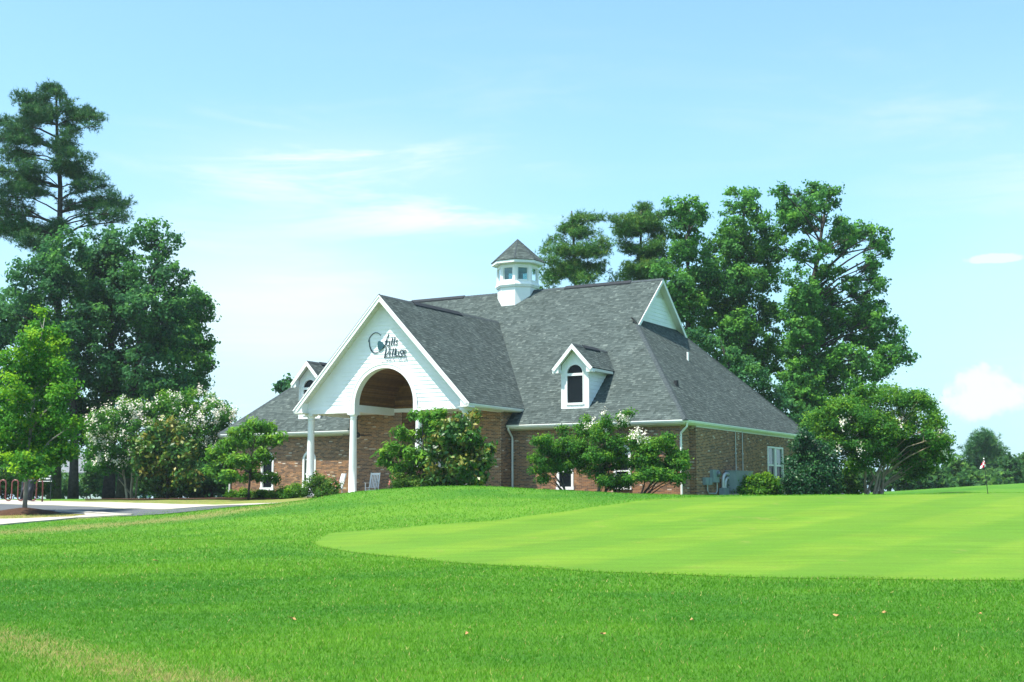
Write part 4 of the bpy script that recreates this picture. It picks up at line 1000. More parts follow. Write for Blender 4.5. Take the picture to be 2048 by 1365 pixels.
def plant(name, label, cat, base, d, lobes, leaf='oak', bark='bark', trunk=.2, clump=.5, dens=1., per=40, size=.2, elong=1.5, up=.5, droop=0., depth=None,
          group=None, stems=1, split=.35, needles=False, flowers=None, shell=.5, tint=(.5, .2), bare=0., twig=True, lean=0., fsize=.16, stem_spread=.1, limb_r=.35, fill=0.):
    B = foot(base, d)
    root = tag(empty(name, B), label, cat, group)
    k = d/F
    xs = [l[0] for l in lobes]; wid = (max(xs)-min(xs))*k
    dep = depth if depth is not None else max(.25, wid*.42)
    if fill:
        extra = []
        for i, a in enumerate(lobes):
            near = sorted(((a[0]-b[0])**2+(a[1]-b[1])**2, j) for j, b in enumerate(lobes) if j != i)[:3]
            for dd_, j in near:
                if j > i and R.random() < fill: b = lobes[j]; extra.append(((a[0]+b[0])/2+R.uniform(-6, 6), (a[1]+b[1])/2+R.uniform(-6, 6), (a[2]+b[2])*.42, (a[3]+b[3])*.42))
        lobes = list(lobes)+extra
    cen = []; rad = []
    for l in lobes:
        dd = l[4] if len(l) > 4 else R.uniform(-1, 1)*dep
        p = at(l[0], l[1], d+dd)-B; cen.append(np.array(p)); rad.append(np.array([l[2]*k, l[2]*k*1.05, l[3]*k]))
    top = max(c[2] for c in cen); mid = np.mean(cen, 0)
    # wood
    mb = MB(); zs = min(c[2]-r[2] for c, r in zip(cen, rad)); zsplit = max(.15, zs+(top-zs)*(split-.2)) if stems == 1 else .12
    axis = Vector((mid[0], mid[1], 0))
    if stems == 1:
        tp = Vector((np.mean([c[0] for c in cen if c[2] > top*.7]), np.mean([c[1] for c in cen if c[2] > top*.7]), top))
        path = [Vector((0, 0, -.25))]
        for i in range(1, 9):
            t = i/8; q = Vector((0, 0, 0)).lerp(tp, t); w = math.sin(t*math.pi)*trunk*.9
            path.append(Vector((q.x*t+R.uniform(-1, 1)*w*.5+lean*t, q.y*t+R.uniform(-1, 1)*w*.5, q.z)))
        rr = [trunk*1.25]+[trunk*(1-.86*(i/8)**1.15) for i in range(1, 9)]
        mb.tube(path, rr, 8)
        fine = []; frr = []
        for i in range(8):
            for t in (0, .25, .5, .75): fine.append(path[i].lerp(path[i+1], t)); frr.append(rr[i]*(1-t)+rr[i+1]*t)
        fine.append(path[-1]); frr.append(rr[-1]); trunks = [(fine, frr)]
    else:
        trunks = []
        for i in range(stems):
            a = 2*math.pi*i/stems+R.uniform(-.3, .3); tgt = cen[R.randrange(len(cen))]
            b0 = Vector((math.cos(a)*stem_spread, math.sin(a)*stem_spread, -.2)); e = b0.lerp(Vector(tgt), .62); e.x *= .8; e.y *= .6
            pth = [b0]
            for j in range(1, 6):
                t = j/5; q = b0.lerp(e, t); q.x = b0.x+(e.x-b0.x)*t**1.35; q.y = b0.y+(e.y-b0.y)*t**1.35
                pth.append(q+Vector((R.uniform(-1, 1), R.uniform(-1, 1), 0))*trunk*.5)
            r_ = [trunk*(1-.75*j/5) for j in range(6)]; mb.tube(pth, r_, 6); trunks.append((pth, r_))
    along = []
    for c, r in zip(cen, rad):
        e = Vector(c); pth, rr = min(trunks, key=lambda T: min((q-e).length for q in T[0]))
        cand = [(abs(q.z-(e.z-(.22 if needles else .55)*((q-e).xy.length)-.1)), i) for i, q in enumerate(pth) if i > 0]
        i = min(cand)[1]; s = pth[i]
        if stems == 1 and s.z < zsplit: 
            ii = [j for j, q in enumerate(pth) if q.z >= zsplit]; i = ii[0] if ii else len(pth)-1; s = pth[i]
        if (e-s).length < .15: continue
        r0 = min(rr[i]*.7, max(trunk*limb_r*.2, (e-s).length*.013+.010))
        P = [blend(s, e, t, (e-s).length*.06)+Vector((R.uniform(-1, 1), R.uniform(-1, 1), R.uniform(-1, 1)))*(e-s).length*.035*(0 < t < 1) for t in (0, .25, .5, .75, 1)]
        mb.tube(P, [r0*(1-.7*t) for t in (0, .25, .5, .75, 1)], 5, cap=False)
        if needles: along += [(np.array(P[2]), r*.62), (np.array(P[3]), r*.8)]
        if twig:
            for _ in range(4):
                q = Vector(np.array(e)+rand_dirs(1)[0]*r*.85); mb.tube([P[3], P[3].lerp(q, .55)+Vector((0, 0, .08*r[2])), q], [r0*.33, r0*.22, r0*.1], 4, cap=False)
    mb.build('trunk', M[bark], root, smooth=True)
    # foliage
    QC = []; QO = []; QT = []
    for c, r in list(zip(cen, rad))+along:
        vol = r[0]*r[1]*r[2]; m = max(5, int(dens*6.5*vol**.667/clump**2))
        u = rand_dirs(m); rr_ = rng.uniform(shell, 1.0, (m, 1))**.8
        sub = c+u*rr_*r
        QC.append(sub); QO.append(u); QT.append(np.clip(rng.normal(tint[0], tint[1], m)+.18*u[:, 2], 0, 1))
    SC_ = np.concatenate(QC); SO = np.concatenate(QO); STt = np.concatenate(QT)
    if needles:
        per_t = max(3, per//9); cc = np.repeat(SC_, per_t, 0); off = rng.normal(size=cc.shape)*clump*np.array([.5, .5, .32]); cc = cc+off
        ax = off/(np.linalg.norm(off, axis=1, keepdims=True)+1e-6)*.6+np.array([0, 0, .5])
        V = needle_tris(cc, ax, size, size*.07, 9); T = np.repeat(np.clip(np.repeat(STt, per_t)+rng.normal(0, .08, len(cc)), 0, 1), 9)
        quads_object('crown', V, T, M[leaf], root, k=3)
    else:
        cc = np.repeat(SC_, per, 0); off = rng.normal(size=cc.shape)*clump*np.array([.52, .52, .38]); 
        oo = np.repeat(SO, per, 0)*.5+off/(clump+1e-6)*.7
        V = leaf_quads(cc+off, oo, size, elong, up, droop)
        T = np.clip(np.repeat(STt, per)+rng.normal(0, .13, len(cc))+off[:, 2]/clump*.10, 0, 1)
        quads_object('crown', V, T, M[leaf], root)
    if flowers:
        mt, spots_, nper = flowers; pts = []
        for f in spots_:
            p = np.array(at(f[0], f[1], d+(f[2] if len(f) > 2 else -dep*.9))-B)
            # set the panicle on the nearest leafy spot
            j = np.argmin(((SC_[:, 0]-p[0])**2+(SC_[:, 2]-p[2])**2)*9+(SC_[:, 1]-SC_[:, 1].min())**2*.12)
            q = SC_[j]*.35+np.array([p[0], SC_[j][1], p[2]])*.65; q[1] -= clump*1.1; q[2] += clump*.25; pts.append(q)
        pts = np.array(pts); cc = np.repeat(pts, nper, 0); off = rng.normal(size=cc.shape)*fsize*np.array([.55, .55, .8]); cc = cc+off
        V = leaf_quads(cc, off/fsize, fsize*.5, 1.1, .6); quads_object('blossom', V, np.clip(rng.normal(.6, .25, len(cc)), 0, 1), M[mt], root)
    return root
def sc(lobes, s, ox, oy): return [(ox+a/s, oy+b/s, c/s, e/s) for a, b, c, e in lobes]
GT = 'tall trees behind the clubhouse'; GL = 'oaks beyond the driveway'
# tall pine at the driveway
plant('pine_tree', 'very tall dark pine with bare limbs towering over the other driveway trees', 'pine tree', 108, 88, sc([
    (270, 110, 62, 40), (330, 130, 45, 32), (130, 165, 62, 42), (190, 225, 90, 45), (280, 240, 70, 45), (60, 335, 80, 42), (430, 250, 50, 45), (520, 240, 55, 32), (575, 275, 38, 28), (545, 320, 34, 24), (170, 300, 70, 40), (400, 360, 50, 35),
    (20, 400, 60, 38), (110, 400, 70, 32), (330, 430, 50, 40), (400, 470, 60, 36), (490, 500, 55, 30), (50, 500, 80, 46), (150, 545, 75, 46), (330, 540, 60, 45), (440, 590, 70, 36), (560, 625, 48, 30), (480, 655, 75, 32), (60, 660, 80, 55), (150, 680, 75, 45),
    (630, 715, 55, 34), (720, 760, 48, 36), (530, 765, 50, 38), (640, 815, 44, 36), (700, 850, 40, 26), (390, 770, 42, 40), (50, 880, 90, 60), (150, 960, 85, 55), (235, 1010, 60, 60), (330, 880, 60, 45), (-60, 300, 70, 50), (-70, 560, 80, 60), (-60, 760, 80, 60), (-80, 900, 80, 60)], 2.844, 0, 140),
    'pine_dark', 'pinebark', trunk=.42, clump=.36, dens=.85, per=54, size=.28, needles=True, depth=2.2, split=.2, fill=.7, shell=.15, tint=(.42, .2))
plant('oak_tree', 'dark oak below the tall pine, its trunk beside the young maple', 'oak tree', 146, 80, [(130, 505, 48, 48), (70, 560, 55, 50), (140, 580, 58, 48), (60, 650, 60, 50), (130, 680, 58, 55), (20, 720, 45, 60), (100, 760, 60, 50), (172, 640, 45, 48), (175, 730, 48, 48), (30, 620, 45, 50), (60, 820, 60, 45), (140, 830, 50, 40), (-40, 660, 60, 80), (-30, 800, 60, 60), (20, 880, 50, 45), (90, 880, 50, 40)],
      'oak_dark', trunk=.30, clump=.42, shell=.6, dens=.42, per=46, size=.155, fill=.35, group=GL, tint=(.4, .22))
plant('oak_tree', 'dark oak with broad crown rising behind the creamy crape myrtle', 'oak tree', 217, 82, [(200, 490, 42, 36), (240, 505, 42, 42), (220, 560, 58, 48), (262, 600, 48, 48), (200, 640, 52, 48), (250, 690, 56, 46), (205, 745, 56, 46), (175, 800, 48, 40), (260, 765, 50, 40), (220, 830, 50, 40), (185, 870, 40, 40), (170, 560, 36, 40)],
      'oak_dark', trunk=.36, clump=.42, shell=.6, dens=.42, per=46, size=.155, fill=.35, group=GL, tint=(.4, .2))
plant('oak_tree', 'oak with twin leafy heads, its thick trunk behind the creamy crape myrtle', 'oak tree', 247, 79, [(290, 470, 32, 36), (325, 475, 34, 40), (300, 540, 48, 44), (342, 560, 38, 42), (290, 620, 58, 48), (335, 660, 56, 46), (300, 730, 58, 44), (360, 605, 36, 38), (335, 775, 52, 36), (290, 800, 45, 35)],
      'oak_dark', trunk=.42, clump=.42, shell=.6, dens=.42, per=46, size=.155, fill=.4, group=GL, tint=(.46, .2))
plant('oak_tree', 'lighter green oak leaning out over the roof end of the clubhouse', 'oak tree', 330, 84, [(362, 640, 42, 42), (388, 600, 30, 30), (405, 625, 20, 22), (385, 680, 42, 38), (408, 715, 24, 26), (370, 735, 46, 36), (350, 790, 56, 34), (392, 765, 28, 24), (330, 690, 40, 36)],
      'oak', trunk=.28, clump=.38, shell=.6, dens=.42, per=46, size=.15, fill=.4, group=GL, tint=(.42, .2))
# young maple on the island
plant('maple_tree', 'young bright green maple with slim grey trunk on a mulched island', 'maple tree', 50, 50, [(78, 640, 16, 26), (88, 675, 32, 30), (58, 690, 30, 32), (105, 705, 28, 34), (128, 680, 9, 20), (40, 735, 42, 36), (85, 745, 48, 36), (122, 745, 22, 30), (20, 790, 42, 38), (72, 800, 62, 40), (120, 800, 28, 34), (142, 780, 10, 22), (-10, 850, 48, 40), (48, 860, 60, 40), (105, 855, 48, 38), (145, 850, 18, 30), (20, 905, 55, 32), (85, 910, 60, 32), (135, 900, 24, 28), (-40, 900, 40, 35), (60, 945, 45, 14)],
      'maple', 'palebark', trunk=.085, clump=.27, dens=.62, per=48, size=.095, elong=1.2, split=.3, tint=(.45, .25), shell=.35, stem_spread=0, fill=.2)
mm = MB(); c0 = foot(50, 50)
mm.lathe([(1.55, -.12), (1.4, .0), (1.0, .09), (.5, .17), (.12, .22)], (0, 0), 28); o = mm.build('mulch_mound', M['mulch'], None, smooth=True, label='round dark mulch mound at the foot of the young maple', cat='mulch'); o.location = c0
def fl(n, seed, lobes, upper=True):
    r = random.Random(seed); out = []
    for _ in range(n):
        l = r.choice(lobes); a = r.uniform(.15, math.pi-.15) if upper else r.uniform(-.6, math.pi+.6); q = r.uniform(.55, 1.05); out.append((l[0]+math.cos(a)*l[2]*q, l[1]-math.sin(a)*l[3]*q))
    return out
LA = [(215, 850, 42, 32), (262, 830, 46, 32), (190, 890, 26, 30), (232, 895, 46, 30), (282, 865, 42, 36), (310, 825, 46, 28), (205, 930, 30, 18), (255, 930, 36, 20)]
plant('crape_myrtle', 'creamy flowered crape myrtle in front of the thick oak trunks', 'crape myrtle', 262, 75, LA, 'crape', 'smoothbark', trunk=.07, stems=6, clump=.34, dens=.6, per=56, size=.10, tint=(.42, .2), flowers=('whiteflower', fl(80, 3, LA), 22), fsize=.19, stem_spread=.25)
LB = [(340, 812, 42, 28), (392, 806, 44, 28), (432, 832, 38, 28), (362, 850, 48, 34), (412, 868, 42, 32), (452, 842, 24, 22), (462, 868, 16, 18), (392, 905, 42, 28), (440, 890, 28, 22)]
plant('crape_myrtle', 'creamy flowered crape myrtle beside the roof end of the clubhouse', 'crape myrtle', 400, 74, LB, 'crape', 'smoothbark', trunk=.07, stems=6, clump=.34, dens=.6, per=56, size=.10, tint=(.45, .2), flowers=('whiteflower', fl(75, 4, LB), 20), fsize=.18, stem_spread=.25)
plant('magnolia', 'glossy magnolia with bronze leaf backs standing between two crape myrtles', 'magnolia', 335, 69, [(300, 890, 32, 36), (342, 872, 40, 32), (312, 930, 40, 36), (356, 920, 40, 40), (330, 962, 40, 30), (288, 920, 22, 28), (370, 960, 28, 26)],
      'magnolia', trunk=.08, clump=.3, dens=.8, per=30, size=.125, elong=2., tint=(.5, .25), up=.2)
plant('evergreen_shrub', 'large dark evergreen shrub beside the corner of the brick wall', 'shrub', 425, 72, [(420, 962, 34, 30), (390, 972, 30, 26), (445, 972, 18, 24), (405, 945, 28, 24)], 'oak_dark', trunk=.06, stems=4, clump=.3, dens=1., per=34, size=.13, tint=(.4, .2))
DR = dict(leaf='droop', trunk=.06, clump=.24, dens=.75, per=24, size=.085, elong=3.0, droop=.55, up=.9, shell=.3, tint=(.55, .22))
plant('sourwood_tree', 'small tree with drooping bright leaves before the arched brick wall window', 'small tree', 497, 63, [(510, 852, 28, 12), (540, 858, 18, 9), (478, 868, 28, 13), (430, 907, 24, 12), (465, 890, 28, 13), (500, 885, 30, 14), (540, 880, 26, 10), (562, 874, 10, 7), (455, 925, 28, 15), (497, 920, 30, 15), (530, 912, 22, 13), (425, 943, 20, 9), (460, 955, 24, 12), (505, 952, 28, 12), (546, 955, 16, 11)], **DR, split=.4)
plant('sourwood_tree', 'small tree with drooping bright leaves before the portico columns', 'small tree', 848, 55.5, [(830, 828, 12, 9), (852, 836, 24, 10), (885, 832, 22, 9), (800, 862, 12, 7), (815, 874, 18, 10), (850, 868, 24, 15), (780, 893, 14, 9), (768, 908, 16, 10), (800, 905, 22, 12), (832, 912, 28, 17), (770, 926, 18, 8), (806, 936, 28, 13), (845, 945, 28, 17), (870, 900, 25, 18), (875, 855, 22, 14)], **DR, split=.4)
plant('magnolia', 'glossy magnolia with bronze leaf backs in front of the portico', 'magnolia', 915, 53.8, [(920, 850, 22, 22), (895, 866, 22, 22), (932, 872, 26, 22), (880, 892, 28, 22), (912, 902, 38, 26), (950, 900, 22, 22), (885, 932, 34, 26), (932, 936, 38, 26), (966, 918, 14, 14), (898, 962, 38, 18), (946, 958, 32, 18), (978, 902, 9, 10), (947, 832, 9, 10)],
      'magnolia', trunk=.08, clump=.26, dens=.9, per=30, size=.11, elong=2., tint=(.5, .25), up=.2)
RS = dict(leaf='rose', trunk=.02, stems=5, clump=.2, dens=1., per=30, size=.07, tint=(.5, .22), fsize=.07, stem_spread=.12)
plant('rose_bush', 'rose bush with red blooms at the foot of the first portico column', 'rose bush', 640, 58.5, [(612, 978, 17, 16), (640, 970, 22, 18), (664, 976, 16, 14), (628, 958, 14, 10), (650, 985, 25, 12)], **RS, flowers=('redflower', [(646, 940), (652, 949), (675, 958), (678, 966), (664, 955), (625, 952), (669, 972)], 12))
plant('rose_bush', 'rose bush with pink blooms between the rocking chair and the magnolia', 'rose bush', 812, 55, [(802, 956, 18, 13), (818, 966, 26, 13), (788, 968, 12, 10), (838, 970, 22, 12), (830, 955, 14, 8)], **RS, flowers=('redflower', [(786, 955), (783, 968), (778, 972), (790, 962), (840, 948), (834, 946), (846, 946), (779, 965)], 14))
for i, (px, py, r, d, what) in enumerate(((466, 990, 11, 67, 'by the two white downspouts'), (490, 989, 13, 66, 'behind the small drooping tree'), (522, 990, 14, 65, 'under the first arched window'), (548, 992, 13, 63, 'second from the arched window'), (570, 988, 16, 62, 'next to the tallest box bush'), (590, 985, 18, 60.5, 'touching the red rose bush'))):
    plant('box_bush', 'clipped bright green box bush '+what, 'box bush', px, d, [(px, py, r, r*.8), (px+r*.5, py+3, r*.7, r*.6), (px-r*.5, py+3, r*.7, r*.6)], 'box', trunk=.02, stems=3, clump=.16, dens=1.3, per=30, size=.06, group='box bushes along the brick wall', stem_spread=.05)
# crape myrtles along the sunny wall
CM = dict(leaf='crape', bark='bark', trunk=.05, clump=.2, dens=.85, per=44, size=.06, elong=1.7, tint=(.52, .22), fsize=.13, stem_spread=.16, shell=.3, depth=.55, fill=.4)
plant('crape_myrtle', 'multi-stemmed crape myrtle before the brick wall next to the portico downspout', 'crape myrtle', 1137, 56.6, [(1090, 882, 26, 12), (1074, 915, 18, 8), (1110, 903, 36, 18), (1145, 890, 36, 20), (1168, 862, 22, 18), (1172, 838, 5, 14), (1128, 928, 38, 17), (1090, 938, 26, 12), (1160, 922, 32, 16), (1087, 958, 15, 9), (1128, 865, 12, 14), (1070, 940, 12, 6)], **CM, stems=5, flowers=('whiteflower', [(1170, 853), (1180, 858), (1173, 933)], 22))
plant('crape_myrtle', 'crape myrtle with white plumes, the middle one before the brick wall', 'crape myrtle', 1200, 56, [(1200, 866, 26, 20), (1213, 842, 12, 14), (1225, 888, 34, 18), (1198, 912, 34, 17), (1236, 922, 34, 17), (1190, 942, 30, 13), (1212, 962, 24, 9), (1236, 962, 18, 10), (1245, 845, 10, 12), (1255, 830, 14, 8)], **CM, stems=4, flowers=('whiteflower', [(1203, 824), (1242, 838), (1248, 842), (1240, 846), (1255, 845), (1214, 860), (1220, 852), (1185, 836), (1258, 840), (1238, 836)], 26))
plant('crape_myrtle', 'crape myrtle with white plumes beside the corner downspout', 'crape myrtle', 1282, 55.2, [(1292, 898, 34, 17), (1322, 884, 28, 12), (1352, 904, 22, 12), (1290, 928, 42, 17), (1345, 928, 32, 15), (1320, 948, 38, 14), (1352, 962, 14, 15), (1276, 955, 28, 10), (1338, 876, 12, 9), (1370, 925, 10, 8), (1368, 950, 10, 7), (1270, 880, 20, 14)], **CM, stems=4, flowers=('whiteflower', [(1268, 868), (1276, 862), (1282, 875), (1272, 878), (1280, 884), (1264, 878), (1290, 868), (1292, 882), (1278, 870), (1286, 861), (1262, 872)], 24))
plant('small_shrub', 'small leafy shrub low against the brick wall between two crape myrtles', 'shrub', 1238, 56.6, [(1238, 968, 22, 12), (1225, 962, 14, 9), (1250, 964, 12, 9)], 'crape', trunk=.02, stems=4, clump=.2, dens=1., per=30, size=.07, tint=(.4, .2), stem_spread=.05)
# shrubs by the side wall
plant('box_hedge', 'low clipped yellow-green box hedge before the side wall window', 'hedge', 1505, 61.5, [(1470, 974, 18, 16), (1490, 970, 20, 17), (1512, 968, 22, 18), (1535, 968, 22, 19), (1552, 972, 16, 17), (1480, 984, 22, 10), (1515, 984, 26, 10), (1545, 984, 18, 10)], 'box', trunk=.03, stems=6, clump=.2, dens=1.5, per=34, size=.075, tint=(.5, .25), depth=.35, stem_spread=.8)
plant('holly_bush', 'big dark cone-shaped holly bush at the far end of the side wall', 'holly bush', 1620, 59.5, [(1600, 966, 36, 28), (1648, 966, 34, 28), (1620, 928, 38, 30), (1648, 925, 24, 26), (1610, 895, 26, 22), (1595, 935, 26, 26), (1610, 872, 12, 14), (1620, 985, 48, 12), (1635, 900, 18, 20)], 'holly', trunk=.08, stems=4, clump=.24, dens=1.3, per=50, size=.07, tint=(.42, .22), depth=.45, fill=.5)
plant('leafy_shrub', 'loose green shrub between the dark holly and the crape myrtle stems', 'shrub', 1692, 66, [(1690, 965, 20, 22), (1700, 945, 16, 18), (1680, 978, 20, 14), (1708, 980, 16, 12)], 'wild', trunk=.04, stems=4, clump=.3, dens=1., per=34, size=.11)
LC = [(1640, 852, 40, 26), (1690, 818, 44, 26), (1742, 792, 36, 22), (1790, 796, 42, 24), (1828, 800, 20, 20), (1842, 838, 42, 26), (1872, 868, 28, 26), (1782, 848, 56, 34), (1722, 856, 52, 34), (1682, 888, 38, 30), (1742, 905, 56, 30), (1802, 898, 56, 34), (1852, 908, 38, 26), (1884, 888, 18, 16), (1702, 928, 34, 17), (1822, 938, 42, 22), (1890, 915, 12, 10), (1640, 880, 26, 20), (1838, 785, 8, 14), (1860, 810, 10, 14)]
plant('crape_myrtle', 'large spreading crape myrtle with pale stems beside the dark holly', 'crape myrtle', 1748, 63, LC, 'crape', 'smoothbark', trunk=.075, stems=9, clump=.32, dens=.62, per=62, size=.085, tint=(.5, .22), fsize=.17, stem_spread=.4, depth=1.5, fill=.75,
      flowers=('whiteflower', [(1684, 843), (1678, 856), (1705, 844), (1702, 866), (1718, 868), (1683, 900), (1712, 905), (1766, 854), (1668, 904), (1886, 885), (1878, 868), (1900, 912), (1802, 848), (1890, 905)], 24))
plant('small_tree', 'yellow-green small tree just beyond the low roof corner', 'small tree', 1640, 86, [(1608, 825, 26, 20), (1640, 815, 28, 22), (1662, 848, 32, 26), (1630, 862, 28, 22), (1600, 850, 20, 18)], 'maple', trunk=.12, clump=.5, dens=.9, per=44, size=.18, tint=(.35, .2))
# tall trees behind the clubhouse
PN = dict(leaf='pine', fill=.6, bark='pinebark', trunk=.34, clump=.34, dens=.75, per=54, size=.26, needles=True, depth=2.4, shell=.25, group=GT)
plant('pine_tree', 'round-topped pine with browning needles just behind the cupola', 'pine tree', 1168, 92, [(1156, 442, 22, 10), (1205, 435, 16, 12), (1128, 456, 22, 12), (1100, 480, 15, 10), (1170, 466, 36, 17), (1120, 500, 36, 17), (1180, 500, 40, 18), (1090, 505, 14, 10), (1095, 522, 22, 12), (1140, 532, 36, 16), (1195, 535, 30, 15), (1100, 556, 26, 9), (1165, 560, 36, 12), (1090, 575, 14, 8), (1215, 490, 20, 16)], **PN, tint=(.52, .26))
plant('pine_tree', 'green pine standing between the browning pine and the oaks', 'pine tree', 1285, 94, [(1240, 442, 22, 15), (1290, 417, 22, 12), (1262, 460, 32, 17), (1302, 450, 32, 18), (1255, 500, 22, 11), (1302, 500, 40, 18), (1268, 535, 32, 14), (1312, 538, 40, 14), (1346, 534, 20, 9), (1236, 468, 14, 11), (1330, 470, 20, 18), (1325, 430, 14, 12), (1240, 560, 22, 12), (1290, 565, 34, 14)], **PN, tint=(.5, .2))
OK = dict(leaf='oak', fill=.6, shell=.6, trunk=.36, clump=.36, per=42, size=.15, group=GT, tint=(.45, .22), depth=3.)
plant('oak_tree', 'slim oak whose crown merges with the green pine', 'oak tree', 1378, 90, [(1350, 412, 32, 16), (1386, 420, 26, 22), (1402, 440, 18, 18), (1370, 460, 36, 26), (1390, 500, 32, 26), (1350, 505, 28, 28), (1402, 560, 36, 28), (1380, 610, 40, 32), (1404, 655, 36, 32), (1360, 570, 32, 28), (1350, 620, 28, 28), (1390, 690, 40, 30), (1420, 610, 26, 30), (1424, 520, 22, 28), (1428, 570, 26, 30), (1330, 545, 26, 24, -2), (1340, 590, 30, 28, -2)], **OK, dens=.48)
plant('oak_tree', 'oak with two upright leafy heads behind the end gable', 'oak tree', 1478, 91, [(1465, 385, 14, 14), (1500, 386, 16, 14), (1500, 412, 22, 22), (1456, 420, 15, 17), (1520, 442, 22, 26), (1470, 460, 36, 26), (1440, 492, 26, 20), (1490, 500, 40, 30), (1450, 540, 36, 30), (1500, 560, 36, 30), (1530, 520, 20, 26), (1450, 600, 46, 36), (1510, 620, 40, 36), (1440, 660, 46, 36), (1500, 680, 46, 36), (1540, 722, 36, 30), (1480, 735, 40, 28), (1545, 560, 26, 30), (1552, 640, 30, 34), (1556, 700, 30, 30), (1545, 480, 18, 26), (1475, 560, 30, 30, -3), (1480, 650, 36, 34, -3)], **OK, dens=.46)
plant('oak_tree', 'broadest oak spreading its limbs over the crape myrtle', 'oak tree', 1602, 88, [(1560, 380, 14, 10), (1575, 405, 20, 14), (1620, 382, 30, 16), (1640, 402, 36, 20), (1585, 412, 30, 20), (1665, 390, 16, 16), (1570, 450, 26, 26), (1620, 440, 36, 26), (1690, 452, 28, 20), (1722, 462, 22, 16), (1756, 470, 20, 20), (1770, 505, 9, 12), (1748, 520, 16, 12), (1680, 490, 36, 20), (1620, 500, 36, 26), (1740, 542, 18, 12), (1600, 560, 30, 26), (1662, 552, 34, 24), (1640, 602, 44, 30), (1700, 572, 24, 16), (1742, 600, 26, 20), (1590, 622, 30, 30), (1690, 632, 40, 30), (1762, 642, 30, 24), (1792, 670, 20, 18), (1640, 662, 46, 36), (1722, 690, 46, 30), (1782, 710, 30, 20), (1816, 714, 15, 15), (1600, 702, 42, 36), (1662, 732, 46, 32), (1742, 742, 42, 22), (1580, 772, 36, 28), (1640, 792, 42, 28), (1602, 660, 32, 30, -3), (1606, 600, 30, 28, -3), (1612, 745, 40, 30, -3), (1600, 790, 36, 28, -3), (1560, 500, 24, 28), (1700, 720, 40, 30, -3), (1690, 770, 40, 24, -2), (1730, 640, 30, 26), (1760, 570, 18, 16)], **OK, dens=.46)
plant('oak_tree', 'distant oak whose top just shows above the hidden roof end', 'oak tree', 610, 100, [(575, 768, 9, 6), (566, 775, 6, 5), (590, 782, 14, 9), (612, 800, 24, 16), (640, 800, 30, 18), (680, 780, 30, 20)], 'oak_dark', trunk=.25, clump=.5, dens=.9, per=40, size=.24)
plant('oak_tree', 'dark low oak filling the gap behind the sloping roof end', 'oak tree', 1500, 84, [(1420, 700, 30, 26), (1460, 720, 36, 30), (1500, 760, 38, 30), (1540, 790, 38, 30), (1580, 830, 36, 28), (1620, 840, 30, 26), (1440, 760, 36, 30), (1480, 800, 40, 30), (1540, 840, 40, 30), (1390, 680, 20, 20)], 'oak_dark', trunk=.3, clump=.42, dens=.5, per=46, size=.155, group=GT, depth=1.5, tint=(.45, .2))
# far trees
FT = dict(leaf='far', trunk=.25, per=36, size=.34, tint=(.45, .2))
GF = 'far trees beyond the golf green'
plant('pine_tree', 'far pine with a rounded head rising behind the flag', 'pine tree', 1975, 150, [(1962, 872, 20, 13), (1978, 880, 16, 15), (1955, 895, 20, 12), (1992, 897, 12, 10), (1950, 915, 24, 13), (1980, 912, 26, 14), (2000, 908, 10, 8), (1960, 935, 36, 14), (1998, 930, 22, 14), (1970, 958, 42, 14)], 'pine_dark', 'pinebark', fill=.7, trunk=.3, clump=.7, dens=1.5, per=45, size=.5, needles=True, depth=2., group=GF)
for i, (px, d, lob, lab) in enumerate((
    (1850, 120, [(1845, 945, 26, 18), (1870, 955, 22, 15), (1830, 965, 22, 14), (1860, 970, 28, 12)], 'far leafy tree directly behind the crape myrtle branches'),
    (1905, 135, [(1900, 935, 22, 16), (1920, 945, 22, 14), (1890, 955, 22, 14), (1912, 965, 30, 12)], 'far tree filling the gap before the rounded pine'),
    (2012, 132, [(2015, 930, 16, 18), (2028, 950, 18, 14), (2000, 958, 20, 12)], 'far leafy tree against the flank of the rounded pine'),
    (2055, 160, [(2045, 928, 16, 13), (2062, 922, 18, 16), (2050, 950, 26, 16), (2080, 945, 26, 20)], 'far dark tree at the edge of the golf course woods'),
    (1940, 128, [(1935, 960, 16, 12), (1955, 966, 18, 9), (1925, 968, 18, 8)], 'far low bush below the rounded pine'),
    (1985, 126, [(1985, 966, 20, 8), (2010, 968, 18, 7), (1968, 969, 16, 7)], 'far low bush just beyond the flag stick'),
    (1795, 118, [(1790, 955, 24, 18), (1765, 965, 20, 14), (1815, 962, 20, 14)], 'far leafy tree seen under the crape myrtle crown'),
    (1730, 116, [(1725, 955, 24, 16), (1700, 962, 18, 14), (1750, 962, 18, 14)], 'far tree seen between the crape myrtle stems'))):
    plant('far_tree', lab, 'tree', px, d, lob, clump=.75, dens=1.1, group=GF, **FT)
GD = 'far trees beyond the driveway oaks'
for i, (px, d, lob, lab) in enumerate((
    (-30, 118, [(-40, 930, 40, 30), (0, 945, 36, 26), (-20, 975, 44, 20)], 'far tree at the edge behind the red bag rack'),
    (60, 122, [(40, 925, 34, 28), (75, 935, 34, 26), (55, 968, 44, 20), (95, 965, 26, 20)], 'far tree behind the young maple trunk'),
    (215, 125, [(200, 915, 32, 28), (232, 930, 32, 28), (215, 965, 36, 22)], 'far tree in the shade behind the paired oak trunks'),
    (320, 122, [(290, 920, 32, 30), (325, 930, 34, 30), (310, 968, 44, 22)], 'far tree in the shade behind the bronze magnolia'),
    (420, 124, [(385, 925, 34, 30), (425, 930, 36, 30), (455, 945, 30, 26), (415, 968, 50, 22)], 'far tree in the shade beside the end of the brick wall'))):
    plant('far_tree', lab, 'tree', px, d, lob, clump=.8, dens=.7, group=GD, **{**FT, 'leaf': 'oak_dark'})
GW = 'wild shrubs beyond the bag rack'
